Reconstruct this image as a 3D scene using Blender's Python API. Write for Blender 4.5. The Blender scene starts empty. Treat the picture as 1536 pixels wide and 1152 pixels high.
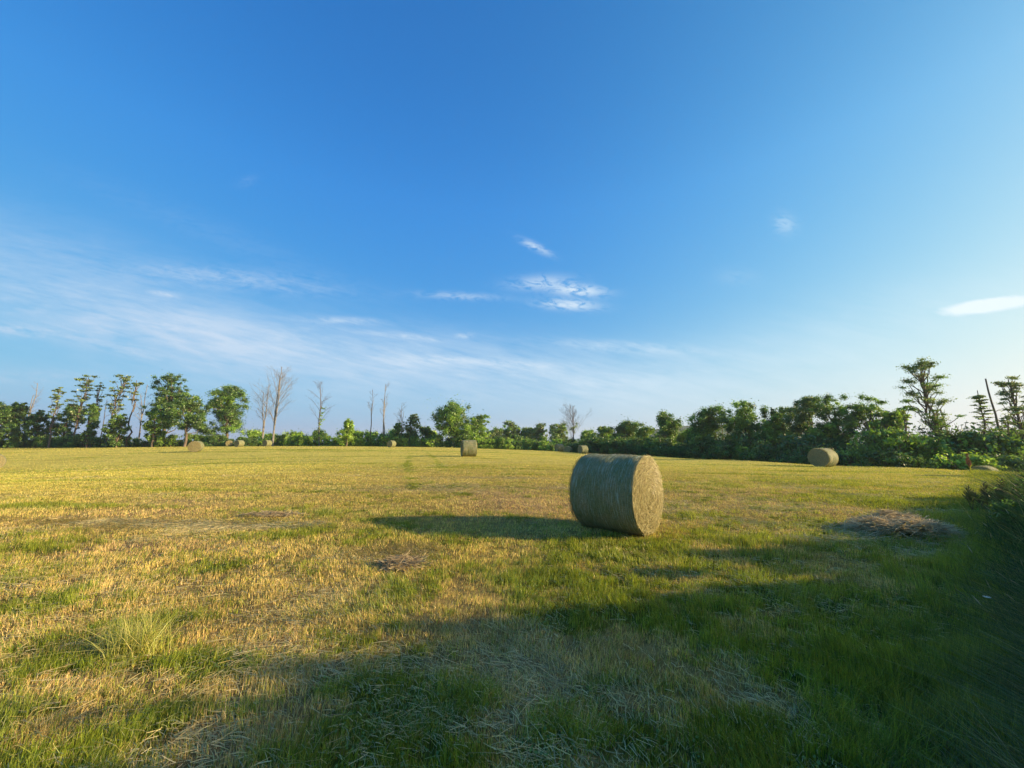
import bpy, math, random
import numpy as np
from mathutils import Vector, Matrix

PI = math.pi
R = math.radians
C = bpy.context.scene.collection
sc = bpy.context.scene

# ------------------------------------------------------------------ camera
F = 558.0                      # focal length in pixels of the 1536 px wide frame
PITCH = math.atan(84 / F)      # horizon lies 84 px under the centre
CAMZ = 1.6
cam_d = bpy.data.cameras.new('camera')
cam_d.sensor_fit = 'HORIZONTAL'
cam_d.sensor_width = 36.0
cam_d.lens = 36.0 * F / 1536
cam_d.clip_start = 0.05
cam_d.clip_end = 12000
cam = bpy.data.objects.new('camera', cam_d)
C.objects.link(cam)
cam.location = (0, 0, CAMZ)
cam.rotation_euler = (PI / 2 + PITCH, 0, 0)
sc.camera = cam
CP, SP = math.cos(PITCH), math.sin(PITCH)


def ae(px, py):
    """Tangents (sideways, upward) of the sight line through a pixel, per metre of depth."""
    u, v = px - 768.0, 576.0 - py
    y = F * CP - v * SP
    return u / y, (F * SP + v * CP) / y


# ------------------------------------------------------------------ sun and sky
SUN_EL = R(16.6)
SUN_DIR = Vector((math.cos(SUN_EL) * math.cos(R(-6)), math.cos(SUN_EL) * math.sin(R(-6)), math.sin(SUN_EL)))
sun_d = bpy.data.lights.new('sun', 'SUN')
sun_d.energy = 5.0
sun_d.angle = R(0.5)
sun_d.color = (1.0, 0.79, 0.46)
sun = bpy.data.objects.new('sun', sun_d)
C.objects.link(sun)
sun.rotation_euler = SUN_DIR.to_track_quat('Z', 'Y').to_euler()

sc.view_settings.view_transform = 'Standard'
sc.view_settings.look = 'None'
sc.view_settings.exposure = 0.85
sc.view_settings.gamma = 1.0
sc.cycles.max_bounces = 6
sc.cycles.transparent_max_bounces = 4
sc.cycles.volume_bounces = 0
sc.cycles.use_denoising = True
sc.cycles.denoising_prefilter = 'ACCURATE'
sc.cycles.sample_clamp_indirect = 1.5

world = bpy.data.worlds.new('World')
sc.world = world
world.use_nodes = True


class NT:
    """Small helper to write node trees."""
    def __init__(self, nt):
        self.nt = nt
        nt.nodes.clear()

    def n(self, typ, **kw):
        nd = self.nt.nodes.new(typ)
        for k, v in kw.items():
            if k.startswith('i_'):
                k = k[2:]
                k = int(k) if k.isdigit() else k.replace('_', ' ')
                if isinstance(v, bpy.types.NodeSocket):
                    self.nt.links.new(v, nd.inputs[k])
                else:
                    nd.inputs[k].default_value = v
            else:
                setattr(nd, k, v)
        return nd

    def m(self, op, a, b=0.0, c=None, clamp=False):
        nd = self.nt.nodes.new('ShaderNodeMath')
        nd.operation = op
        nd.use_clamp = clamp
        for i, v in enumerate((a, b, c)):
            if v is None:
                continue
            if isinstance(v, bpy.types.NodeSocket):
                self.nt.links.new(v, nd.inputs[i])
            else:
                nd.inputs[i].default_value = v
        return nd.outputs[0]

    def mix(self, f, a, b, blend='MIX'):
        nd = self.nt.nodes.new('ShaderNodeMix')
        nd.data_type = 'RGBA'
        nd.blend_type = blend
        for i, v in ((0, f), (6, a), (7, b)):
            if isinstance(v, bpy.types.NodeSocket):
                self.nt.links.new(v, nd.inputs[i])
            else:
                nd.inputs[i].default_value = v if i == 0 or len(v) == 4 else (*v, 1)
        return nd.outputs[2]

    def ramp(self, f, stops):
        nd = self.nt.nodes.new('ShaderNodeValToRGB')
        el = nd.color_ramp.elements
        while len(el) < len(stops):
            el.new(0.5)
        for e, (p, c) in zip(el, stops):
            e.position = p
            e.color = (c, c, c, 1) if isinstance(c, (int, float)) else (*c, 1)
        self.nt.links.new(f, nd.inputs[0])
        return nd.outputs[0]

    def link(self, a, b):
        self.nt.links.new(a, b)


SKY_CURVE = ((0.070, 1.22, 0.40, 1.1), (0.250, 0.64, 0.20, 0.9), (0.65, 0.18, 0.05, 1.0))
SKY_K = 0.12 * 2 ** 0.85


def make_world():
    t = NT(world.node_tree)
    sky = t.n('ShaderNodeTexSky', sky_type='NISHITA', sun_disc=False)
    sky.sun_elevation = SUN_EL
    sky.sun_rotation = PI / 2 + R(6)
    sky.altitude = 100
    sky.air_density = 1.0
    sky.dust_density = 1.6
    sky.ozone_density = 2.0
    tc = t.n('ShaderNodeTexCoord')
    sep = t.n('ShaderNodeSeparateXYZ', i_0=tc.outputs['Generated'])
    X, Y, Z = sep.outputs
    # tone curve of each channel: deep clear blue above, pale low down
    sc_ = t.n('ShaderNodeSeparateColor', i_0=sky.outputs[0])
    ch = []
    for k, (a, g, lx, lz) in enumerate(SKY_CURVE):
        v = t.m('MULTIPLY', t.m('POWER', t.m('MAXIMUM', sc_.outputs[k], 0.001), g), a / SKY_K)
        v = t.m('MULTIPLY', v, t.m('EXPONENT', t.m('MULTIPLY', X, lx)))
        v = t.m('MULTIPLY', v, t.m('EXPONENT', t.m('MULTIPLY', t.m('MAXIMUM', t.m('SUBTRACT', Z, 0.55), 0.0), -lz)))
        ch.append(v)
    cc = t.n('ShaderNodeCombineColor', i_0=ch[0], i_1=ch[1], i_2=ch[2])
    # pale air low down, whiter towards the sun
    side = t.m('ADD', t.m('MULTIPLY', X, 0.6), 0.5, clamp=True)
    fall = t.m('SUBTRACT', t.m('MULTIPLY', side, 6.5), 13.0)
    low = t.m('MULTIPLY', t.m('EXPONENT', t.m('MULTIPLY', t.m('ABSOLUTE', Z), fall)), 0.90)
    col = t.mix(low, cc.outputs[0], t.mix(side, (1.4, 2.2, 3.4), (3.6, 4.0, 3.95)))
    # thin clouds, laid out by direction in the sky
    ys = t.m('MAXIMUM', Y, 0.02)
    A = t.m('DIVIDE', X, ys)
    E = t.m('DIVIDE', Z, ys)
    front = t.m('GREATER_THAN', Y, 0.05)

    def noise(sx, sy, rot, scale, detail, rough=0.6, dist=0.0, off=0.0):
        cmb = t.n('ShaderNodeCombineXYZ', i_0=A, i_1=E, i_2=off)
        mp = t.n('ShaderNodeMapping', i_Vector=cmb.outputs[0])
        mp.inputs['Rotation'].default_value = (0, 0, rot)
        mp2 = t.n('ShaderNodeMapping', i_Vector=mp.outputs[0])
        mp2.inputs['Scale'].default_value = (sx, sy, 1)
        nz = t.n('ShaderNodeTexNoise', i_Vector=mp2.outputs[0], i_Scale=scale, i_Detail=detail, i_Roughness=rough, i_Distortion=dist)
        return nz.outputs[0]

    wisp = noise(1, 4.5, R(12), 5.0, 8, 0.62, 0.6)
    fine = noise(1, 2.2, R(8), 21.0, 7, 0.62, 1.1, 3.1)
    fibre = noise(1, 9.0, R(13), 7.0, 9, 0.68, 0.35, 1.7)
    broad = noise(1, 3.2, R(10), 1.7, 5, 0.5, 0.5, 7.7)

    def blob(px, py, rx, ry, deg, soft=1.0):
        """0..1 falloff round a pixel's direction, radii in pixels."""
        a0, e0 = ae(px, py)
        da = t.m('SUBTRACT', A, a0)
        de = t.m('SUBTRACT', E, e0)
        c, s = math.cos(R(deg)), math.sin(R(deg))
        u = t.m('ADD', t.m('MULTIPLY', da, c / (rx / F)), t.m('MULTIPLY', de, s / (rx / F)))
        v = t.m('ADD', t.m('MULTIPLY', da, -s / (ry / F)), t.m('MULTIPLY', de, c / (ry / F)))
        r2 = t.m('ADD', t.m('MULTIPLY', u, u), t.m('MULTIPLY', v, v))
        return t.m('EXPONENT', t.m('MULTIPLY', r2, -1.0 * soft))

    def addm(*l):
        o = l[0]
        for x in l[1:]:
            o = t.m('ADD', o, x)
        return o

    # broad milky veils at the lower left and low over the trees
    veil_m = addm(t.m('MULTIPLY', blob(60, 400, 330, 75, -18), 0.42),
                  t.m('MULTIPLY', blob(520, 525, 520, 45, -7), 0.62),
                  t.m('MULTIPLY', blob(120, 470, 420, 50, -14), 0.30),
                  t.m('MULTIPLY', blob(700, 570, 900, 45, 0), 0.26), t.m('MULTIPLY', blob(1300, 500, 420, 60, 14), 0.22))
    veil = t.m('MULTIPLY', veil_m, t.ramp(t.m('ADD', t.m('ADD', t.m('MULTIPLY', wisp, 0.30), t.m('MULTIPLY', fibre, 0.30)), t.m('MULTIPLY', broad, 0.40)), [(0.36, 0.10), (0.60, 1.0)]))
    # streaks
    st_m = addm(blob(20, 495, 90, 9, -4), t.m('MULTIPLY', blob(170, 522, 130, 7, -12), 0.5), t.m('MULTIPLY', blob(340, 418, 160, 17, -6), 0.75),
                t.m('MULTIPLY', blob(520, 481, 55, 6, -2), 0.9), t.m('MULTIPLY', blob(610, 505, 60, 5, -6), 0.7),
                t.m('MULTIPLY', blob(720, 543, 130, 7, -4), 0.6), t.m('MULTIPLY', blob(940, 521, 110, 9, -3), 0.75),
                t.m('MULTIPLY', blob(300, 340, 260, 22, -22), 0.12), t.m('MULTIPLY', blob(50, 565, 100, 10, 0), 0.5))
    st = t.m('MULTIPLY', st_m, t.ramp(t.m('ADD', t.m('MULTIPLY', fibre, 0.55), t.m('MULTIPLY', fine, 0.45)), [(0.38, 0.0), (0.58, 1.0)]))
    # small bright puffs
    pf_m = addm(blob(868, 436, 38, 9, -3), t.m('MULTIPLY', blob(852, 457, 42, 8, -3), 0.95), t.m('MULTIPLY', blob(812, 424, 45, 11, 3), 0.62),
                t.m('MULTIPLY', blob(803, 370, 25, 6, -28), 0.75), t.m('MULTIPLY', blob(690, 444, 62, 6, -3), 0.42),
                t.m('MULTIPLY', blob(697, 503, 12, 5, 0), 0.6), t.m('MULTIPLY', blob(1177, 336, 16, 17, 30), 0.34),
                t.m('MULTIPLY', blob(245, 441, 22, 4, -10), 0.55), t.m('MULTIPLY', blob(370, 272, 16, 9, 20), 0.10),
                t.m('MULTIPLY', blob(1105, 415, 34, 14, 0), 0.10))
    pf = t.m('MULTIPLY', pf_m, t.ramp(fine, [(0.38, 0.04), (0.54, 1.0)]))
    ln = t.ramp(t.m('ADD', t.m('MULTIPLY', blob(1484, 458, 82, 12, 8), 1.0), t.m('MULTIPLY', t.m('SUBTRACT', fine, 0.5), 0.35)), [(0.28, 0.0), (0.60, 0.95)])
    mask = t.m('MULTIPLY', addm(t.m('MULTIPLY', veil, 1.0), t.m('MULTIPLY', st, 0.55), t.m('MULTIPLY', pf, 0.88), t.m('MULTIPLY', ln, 0.95)), front, clamp=True)
    # white of the clouds, brighter towards the sun
    white = t.mix(t.ramp(t.m('ADD', t.m('MULTIPLY', X, 0.5), 0.5), [(0.0, 0.0), (0.9, 1.0)]), (2.6, 3.25, 4.15), (4.0, 4.6, 4.9))
    col = t.mix(mask, col, white)
    bg = t.n('ShaderNodeBackground', i_Color=col, i_Strength=0.12)
    out = t.n('ShaderNodeOutputWorld')
    t.link(bg.outputs[0], out.inputs[0])
    return


make_world()

# ------------------------------------------------------------------ numbers
rng = np.random.default_rng(11)
rnd = random.Random(5)


def hash2(ix, iy, seed):
    h = (ix.astype(np.int64) * 374761393 + iy.astype(np.int64) * 668265263 + seed * 1442695041) & 0xffffffff
    h = ((h ^ (h >> 13)) * 1274126177) & 0xffffffff
    return ((h ^ (h >> 16)) & 0xffff) / 65535.0


def vnoise(x, y, seed=0):
    ix, iy = np.floor(x), np.floor(y)
    fx, fy = x - ix, y - iy
    fx, fy = fx * fx * (3 - 2 * fx), fy * fy * (3 - 2 * fy)
    a, b = hash2(ix, iy, seed), hash2(ix + 1, iy, seed)
    c, d = hash2(ix, iy + 1, seed), hash2(ix + 1, iy + 1, seed)
    return (a * (1 - fx) + b * fx) * (1 - fy) + (c * (1 - fx) + d * fx) * fy


def fbm(x, y, seed=0, octv=4):
    s, a, t = 0, 1.0, 0
    for k in range(octv):
        s = s + a * vnoise(x * 2 ** k + 17.3 * k, y * 2 ** k - 9.1 * k, seed + k)
        t += a
        a *= 0.55
    return s / t


def sstep(a, b, v):
    u = np.clip((v - a) / (b - a), 0, 1)
    return u * u * (3 - 2 * u)


# ------------------------------------------------------------------ lie of the land
def pt(px, py, D):
    a, e = ae(px, py)
    return (a * D, D, CAMZ + e * D)


_cp = [pt(293, 677, 48), pt(587, 671, 75), pt(358, 670, 78), pt(703, 685, 31), pt(872, 680, 66), pt(1237, 700, 27.5),
       pt(-12, 705, 31), pt(1000, 686, 50), pt(1130, 692, 38), pt(1400, 703.5, 25), pt(1536, 714, 20), pt(1640, 719, 18), pt(830, 682, 48), pt(760, 679, 48), pt(1000, 690, 38), pt(920, 690, 32),
       pt(20, 672, 80), pt(680, 671.5, 85), pt(1480, 726.5, 28)]
_cp += [(0, 0, 0), (3, 3, 0), (-3, 3, 0), (2, 6.5, 0), (-3, 6.5, 0), (8, 6, 0), (10, 10, 0), (-10, 10, 0), (0, 14, 0.03), (14, 16, -0.06), (-20, 20, -0.1), (0, -15, 0), (20, 0, 0.0), (-20, 0, 0),
        (38, 40, -2.6), (28, 45, -1.9), (20, 60, -1.6), (60, 25, -2.5), (12, 85, -1.6), (-60, 110, 0.1), (0, 130, -1.0), (40, 90, -3), (-120, 60, -0.5), (120, 60, -3.5)]
_cp = np.array(_cp, float)


def _tps_k(r2):
    return np.where(r2 > 1e-9, r2 * np.log(np.maximum(r2, 1e-9)) * 0.5, 0.0)


_n = len(_cp)
_K = _tps_k(((_cp[:, None, :2] - _cp[None, :, :2]) ** 2).sum(-1)) + np.eye(_n) * 0.3
_P = np.c_[np.ones(_n), _cp[:, :2]]
_L = np.block([[_K, _P], [_P.T, np.zeros((3, 3))]])
_W = np.linalg.solve(_L, np.r_[_cp[:, 2], 0, 0, 0])


def ground_z(x, y):
    x = np.asarray(x, float)
    y = np.asarray(y, float)
    r = np.hypot(x, y - 20)
    k = np.minimum(1.0, 130.0 / np.maximum(r, 1e-6))
    xx, yy = x * k, 20 + (y - 20) * k
    z = _W[_n] + _W[_n + 1] * xx + _W[_n + 2] * yy
    for i in range(_n):
        z = z + _W[i] * _tps_k((xx - _cp[i, 0]) ** 2 + (yy - _cp[i, 1]) ** 2)
    far = sstep(130, 300, r)
    z = z * (1 - far) + (-3.0) * far
    z = z + 0.045 * (fbm(x * 1.3, y * 1.3, 3, 3) - 0.5) * (1 - sstep(20, 60, r))
    return z


G00 = float(ground_z(0.0, 0.0))
cam.location.z = CAMZ


def gz(x, y):
    return float(ground_z(x, y))


# ------------------------------------------------------------------ what grows where
def gp(px, py):
    """Ground point under a pixel (flat ground)."""
    a, e = ae(px, py)
    D = CAMZ / -e
    return a * D, D


_patch = []   # (x, y, rx, ry, rot, green, hay, pink) amounts


def patch(px, py, wpx, hpx, green=0.0, hay=0.0, pink=0.0):
    x, y = gp(px, py)
    x1, _ = gp(px + wpx / 2, py)
    _, y0 = gp(px, py + hpx / 2)
    _, y1 = gp(px, py - hpx / 2)
    _patch.append((x, y, abs(x1 - x), abs(y1 - y0) / 2, green, hay, pink))


patch(900, 830, 330, 50, green=0.55)
patch(800, 860, 140, 50, green=0.5)
patch(330, 850, 120, 30, green=0.55)
patch(60, 905, 150, 50, green=0.45)
patch(180, 1000, 300, 50, green=0.4)
patch(330, 1000, 160, 40, green=0.6)
patch(620, 930, 130, 90, green=0.55)
patch(580, 890, 90, 30, green=0.4)
patch(930, 910, 300, 90, green=0.7)
patch(1150, 880, 320, 90, green=0.35)
patch(1350, 1000, 420, 260, green=0.75)
patch(1100, 1100, 300, 80, green=0.6)
patch(560, 1090, 260, 120, green=0.6)
patch(230, 1090, 200, 100, green=0.35)
patch(1180, 790, 260, 40, green=0.25)
patch(1350, 745, 330, 26, green=0.35)
patch(1230, 720, 300, 16, green=0.15)
patch(60, 760, 160, 20, green=0.3)
patch(620, 750, 120, 20, green=0.15)
patch(480, 905, 170, 80, green=-0.4, hay=0.7)
patch(600, 832, 150, 34, green=-0.5, hay=0.8)
patch(220, 790, 460, 26, green=-0.3, hay=0.6)
patch(230, 880, 200, 30, green=-0.3, hay=0.5)
patch(620, 735, 420, 10, hay=0.5)
patch(1010, 765, 120, 16, hay=0.8)
patch(1230, 733, 120, 9, hay=0.7)
patch(790, 1010, 130, 120, green=-0.5, hay=0.22, pink=0.4)
patch(930, 965, 150, 40, green=-0.6, hay=0.35)
patch(340, 1110, 170, 90, green=-0.5, hay=0.35, pink=0.3)
patch(1120, 1040, 170, 60, green=-0.5, hay=0.28)
patch(1290, 960, 110, 40, green=-0.5, hay=0.3)
patch(680, 925, 120, 50, green=-0.5, hay=0.3)
patch(650, 1090, 160, 60, green=0.0, hay=0.3)
patch(790, 760, 220, 44, green=-0.5, pink=0.8)
patch(250, 765, 500, 40, green=-0.4, pink=0.6)
patch(240, 820, 260, 26, green=-0.4, pink=0.8)
patch(930, 830, 100, 20, green=-0.3, pink=0.3)
patch(100, 1030, 130, 40, green=-0.5, pink=0.5)
patch(420, 960, 130, 50, green=-0.4, pink=0.5)

_tracks = [[(617, 681), (613, 692), (611, 702), (617, 720), (622, 733)], [(640, 681), (645, 687), (653, 694), (662, 704)]]
_tr = []
for tr in _tracks:
    ps = [gp(*p) for p in tr]
    for (a, b) in zip(ps[:-1], ps[1:]):
        _tr.append((a[0], a[1], b[0], b[1]))


def verge(x, y):
    """Metres inside the unmown verge on the right (negative outside)."""
    # the edge runs from near the camera towards the far right
    nx, ny = 0.63, -0.777
    d = (x - 1.75) * nx + (y - 1.7) * ny
    d = d + 0.35 * (fbm(x * 0.9, y * 0.9, 71, 3) - 0.5) * 2
    return d


def cover(x, y):
    """green, hay and pink amounts 0..1 of the field at points."""
    d = np.hypot(x, y)
    g = 0.28 + 1.0 * (fbm(x * 0.55, y * 0.75, 21, 4) - 0.5) + 1.5 * (fbm(x * 2.0, y * 2.6, 25, 3) - 0.5) + 0.9 * (fbm(x * 7.0, y * 8.0, 27, 2) - 0.5)
    h = 1.6 * (fbm(x * 0.5 + 5, y * 0.9, 31, 4) - 0.52)
    p = 1.6 * (fbm(x * 0.25, y * 0.35, 41, 3) - 0.42)
    near = 1 - sstep(10, 26, d)
    g = g * (0.35 + 0.65 * near) + 0.10 * (1 - near)
    p = p * (1 - sstep(12, 24, d))
    # mown swaths show as long faint bands in the distance
    band = 0.55 * fbm(x * 0.035, y * 0.22 + x * 0.01, 51, 4) + 0.45 * fbm(x * 0.05, y * 0.8 + x * 0.04, 53, 3)
    g = g + (1 - near) * 2.6 * (band - 0.47)
    g = g + 0.35 * sstep(0.0, 1.0, (x - 0.25 * y) / 8) * near
    g = g + 0.18 * sstep(3.6, 2.2, y)
    for (cx, cy, rx, ry, gg, hh, pp) in _patch:
        w = np.exp(-(((x - cx) / rx) ** 2 + ((y - cy) / ry) ** 2) * 1.2)
        g = g + gg * w
        h = h + hh * w
        p = p + pp * w
    for (x0, y0, x1, y1) in _tr:
        L2 = (x1 - x0) ** 2 + (y1 - y0) ** 2
        u = np.clip(((x - x0) * (x1 - x0) + (y - y0) * (y1 - y0)) / L2, 0, 1)
        dd = np.hypot(x - x0 - u * (x1 - x0), y - y0 - u * (y1 - y0))
        g = g + 0.95 * np.exp(-(dd / 0.26) ** 2) * fbm(x * 0.9, y * 0.9, 55, 2)
    # swaths left by the mower: thin broken lines of loose hay every few metres
    ln = np.sin((y + 0.10 * x + 1.3 * (fbm(x * 0.05, y * 0.08, 57, 2) - 0.5)) * 2 * PI / 2.9)
    brk = sstep(0.42, 0.62, fbm(x * 0.11, y * 0.5, 59, 3))
    h = h + 0.6 * sstep(0.72, 0.98, ln) * brk * sstep(5.0, 8.0, y)
    g = g + 0.55 * sstep(0.55, 0.95, -ln) * (1 - brk) * sstep(6.0, 10.0, y) - 0.12 * sstep(6.0, 10.0, y)
    v = verge(x, y)
    g = g + 0.8 * sstep(-0.6, 0.3, v)
    return np.clip(g, 0, 1), np.clip(h, 0, 1), np.clip(p, 0, 1)


GREEN = np.array((0.29, 0.335, 0.030))
GREEN2 = np.array((0.07, 0.14, 0.018))
STRAW = np.array((0.66, 0.49, 0.15))
GOLD = np.array((0.53, 0.455, 0.105))
PINK = np.array((0.68, 0.46, 0.22))
HAY = np.array((0.62, 0.51, 0.26))


# ------------------------------------------------------------------ mesh helpers
def make_mesh(name, chunks, smooth=False):
    """chunks: (verts Nx3, faces MxK, colours Mx3 or None)."""
    vs, loops, sizes, cols, off = [], [], [], [], 0
    has = any(c[2] is not None for c in chunks)
    for v, f, c in chunks:
        v = np.asarray(v, np.float32)
        f = np.asarray(f, np.int64)
        if len(f) == 0:
            continue
        vs.append(v)
        loops.append((f + off).ravel())
        sizes.append(np.full(len(f), f.shape[1]))
        if has:
            cols.append(c if c is not None else np.full((len(f), 3), 0.3))
        off += len(v)
    V = np.concatenate(vs)
    Lp = np.concatenate(loops).astype(np.int32)
    S = np.concatenate(sizes).astype(np.int32)
    me = bpy.data.meshes.new(name)
    me.vertices.add(len(V))
    me.vertices.foreach_set('co', V.ravel())
    me.loops.add(len(Lp))
    me.loops.foreach_set('vertex_index', Lp)
    me.polygons.add(len(S))
    st = np.zeros(len(S), np.int32)
    st[1:] = np.cumsum(S)[:-1]
    me.polygons.foreach_set('loop_start', st)
    if smooth:
        me.polygons.foreach_set('use_smooth', np.ones(len(S), bool))
    me.update(calc_edges=True)
    if has:
        at = me.attributes.new('Col', 'FLOAT_COLOR', 'FACE')
        cc = np.concatenate(cols)
        cc = np.c_[cc, np.ones(len(cc))].astype(np.float32)
        at.data.foreach_set('color', cc.ravel())
    return me


def link(name, me, m, parent=None):
    o = bpy.data.objects.new(name, me)
    C.objects.link(o)
    if m is not None and not me.materials:
        me.materials.append(m)
    if parent is not None:
        o.parent = parent
    return o


def build(name, chunks, m, parent=None, smooth=False):
    return link(name, make_mesh(name, chunks, smooth), m, parent)


def tag(o, label=None, cat=None, group=None, kind=None):
    if label:
        o['label'] = label
    if cat:
        o['category'] = cat
    if group:
        o['group'] = group
    if kind:
        o['kind'] = kind
    return o


def thing(name, label, cat, loc, rotz=0.0, group=None):
    o = bpy.data.objects.new(name, None)
    o.empty_display_size = 0.3
    C.objects.link(o)
    o.location = loc
    o.rotation_euler = (0, 0, rotz)
    return tag(o, label, cat, group)


def tube(pts, radii, sides=6, col=None):
    """A tapered tube along a polyline as one chunk."""
    P = np.asarray(pts, float)
    n = len(P)
    T = np.gradient(P, axis=0)
    T /= np.maximum(np.linalg.norm(T, axis=1, keepdims=True), 1e-9)
    ref = np.where(np.abs(T[:, 2:3]) > 0.9, np.array([[1.0, 0, 0]]), np.array([[0, 0, 1.0]]))
    ref = np.repeat(ref[:1], n, 0)
    A = np.cross(T, ref)
    A /= np.maximum(np.linalg.norm(A, axis=1, keepdims=True), 1e-9)
    B = np.cross(T, A)
    ang = np.arange(sides) / sides * 2 * PI
    r = np.asarray(radii, float)[:, None, None]
    V = P[:, None, :] + r * (A[:, None, :] * np.cos(ang)[None, :, None] + B[:, None, :] * np.sin(ang)[None, :, None])
    V = V.reshape(-1, 3)
    i = np.arange(n - 1)[:, None] * sides
    k = np.arange(sides)[None, :]
    k2 = (k + 1) % sides
    Fc = np.stack([i + k, i + k2, i + sides + k2, i + sides + k], -1).reshape(-1, 4)
    c = None if col is None else np.repeat(np.array([col]), len(Fc), 0)
    return V, Fc, c


def blades(base, height, width, lean, az, colr, segs=2, bend=0.5, face=None):
    """Grass blades: N bases, N heights, widths, lean (sideways reach as a share of the height), heading of the lean."""
    N = len(base)
    dirx, diry = np.cos(az), np.sin(az)
    fa = rng.uniform(0, 2 * PI, N) if face is None else face
    wx, wy = np.cos(fa), np.sin(fa)
    V = np.zeros((N, 2 * segs + 1, 3), np.float32)
    for s in range(segs + 1):
        u = s / segs
        reach = lean * height * (u ** (1 + bend * 2))
        up = height * (u - 0.25 * np.clip(lean, 0, 2.0) * u * u * bend)
        cx = base[:, 0] + dirx * reach
        cy = base[:, 1] + diry * reach
        cz = base[:, 2] + up
        w = width * (1 - u) ** 0.7 * 0.5
        if s < segs:
            V[:, 2 * s] = np.stack([cx - wx * w, cy - wy * w, cz], -1)
            V[:, 2 * s + 1] = np.stack([cx + wx * w, cy + wy * w, cz], -1)
        else:
            V[:, 2 * segs] = np.stack([cx, cy, cz], -1)
    nv = 2 * segs + 1
    off = (np.arange(N) * nv)[:, None]
    chunks = []
    V = V.reshape(-1, 3)
    tri = off + np.array([[2 * segs - 2, 2 * segs - 1, 2 * segs]])
    out = [(V, tri, colr)]
    if segs > 1:
        q = np.concatenate([off + np.array([[2 * s, 2 * s + 1, 2 * s + 3, 2 * s + 2]]) for s in range(segs - 1)])
        # second chunk shares vertices: hand back as extra faces with the same vertex block
        return V, tri, q, colr, np.tile(colr, (segs - 1, 1))
    return V, tri, None, colr, None


def blade_chunks(res):
    V, tri, q, c, cq = res
    if q is None:
        return [(V, tri, c)]
    # triangles as degenerate-free tris, quads as quads, one vertex block
    return [('shared', V, [(tri, c), (q, cq)])]


def make_mesh2(name, blocks, smooth=False):
    """Like make_mesh, but a block may hold several face arrays over one vertex array."""
    ch, vs, fs, off = [], [], [], 0
    for b in blocks:
        if b[0] is 'shared' if isinstance(b[0], str) else False:
            _, V, lst = b
        else:
            V, lst = b[0], [(b[1], b[2])]
        vs.append(V)
        for f, c in lst:
            fs.append((f + off, c))
        off += len(V)
    V = np.concatenate(vs)
    me = bpy.data.meshes.new(name)
    me.vertices.add(len(V))
    me.vertices.foreach_set('co', V.astype(np.float32).ravel())
    Lp = np.concatenate([f.ravel() for f, c in fs]).astype(np.int32)
    S = np.concatenate([np.full(len(f), f.shape[1]) for f, c in fs]).astype(np.int32)
    me.loops.add(len(Lp))
    me.loops.foreach_set('vertex_index', Lp)
    me.polygons.add(len(S))
    st = np.zeros(len(S), np.int32)
    st[1:] = np.cumsum(S)[:-1]
    me.polygons.foreach_set('loop_start', st)
    me.update(calc_edges=True)
    at = me.attributes.new('Col', 'FLOAT_COLOR', 'FACE')
    cc = np.concatenate([c for f, c in fs])
    at.data.foreach_set('color', np.c_[cc, np.ones(len(cc))].astype(np.float32).ravel())
    return me


# ------------------------------------------------------------------ materials
def new_mat(name):
    m = bpy.data.materials.new(name)
    m.use_nodes = True
    return m, NT(m.node_tree)


def leafy(name, trans=0.4, gloss=0.06, gain=1.0, noise_scale=0.0):
    m, t = new_mat(name)
    a = t.n('ShaderNodeAttribute', attribute_name='Col')
    c = a.outputs['Color']
    if gain != 1.0:
        c = t.mix(1.0, c, (gain * 1.08, gain, gain * 0.8), 'MULTIPLY')
    d = t.n('ShaderNodeBsdfDiffuse', i_Color=c)
    warm = t.mix(1.0, c, (1.15, 1.12, 0.55), 'MULTIPLY')
    tr = t.n('ShaderNodeBsdfTranslucent', i_Color=warm)
    mx = t.n('ShaderNodeMixShader', i_0=trans, i_1=d.outputs[0], i_2=tr.outputs[0])
    g = t.n('ShaderNodeBsdfGlossy', i_Color=(1, 1, 1, 1), i_Roughness=0.45)
    mx2 = t.n('ShaderNodeMixShader', i_0=gloss, i_1=mx.outputs[0], i_2=g.outputs[0])
    o = t.n('ShaderNodeOutputMaterial')
    t.link(mx2.outputs[0], o.inputs[0])
    return m


M_GRASS = leafy('grass_blades', 0.42, 0.035)
M_STRAW = leafy('straw', 0.25, 0.03)
M_LEAF = leafy('tree_leaves', 0.42, 0.05, gain=2.35)


def bark_mat(name, c1, c2, scale=6):
    m, t = new_mat(name)
    tc = t.n('ShaderNodeTexCoord')
    mp = t.n('ShaderNodeMapping', i_Vector=tc.outputs['Object'])
    mp.inputs['Scale'].default_value = (1, 1, 0.25)
    nz = t.n('ShaderNodeTexNoise', i_Vector=mp.outputs[0], i_Scale=scale, i_Detail=5.0, i_Roughness=0.65)
    col = t.mix(t.ramp(nz.outputs[0], [(0.35, 0.0), (0.65, 1.0)]), c1, c2)
    bp = t.n('ShaderNodeBump', i_Strength=0.6, i_Distance=0.03, i_Height=nz.outputs[0])
    b = t.n('ShaderNodeBsdfPrincipled', i_Base_Color=col, i_Roughness=0.9, i_Normal=bp.outputs[0])
    o = t.n('ShaderNodeOutputMaterial')
    t.link(b.outputs[0], o.inputs[0])
    return m


M_BARK = bark_mat('bark_brown', (0.09, 0.065, 0.045), (0.20, 0.155, 0.11))
M_DEAD = bark_mat('bark_weathered_grey', (0.17, 0.15, 0.125), (0.33, 0.30, 0.26))
M_DEADD = bark_mat('bark_dark_grey', (0.10, 0.085, 0.07), (0.20, 0.17, 0.14))


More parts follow.
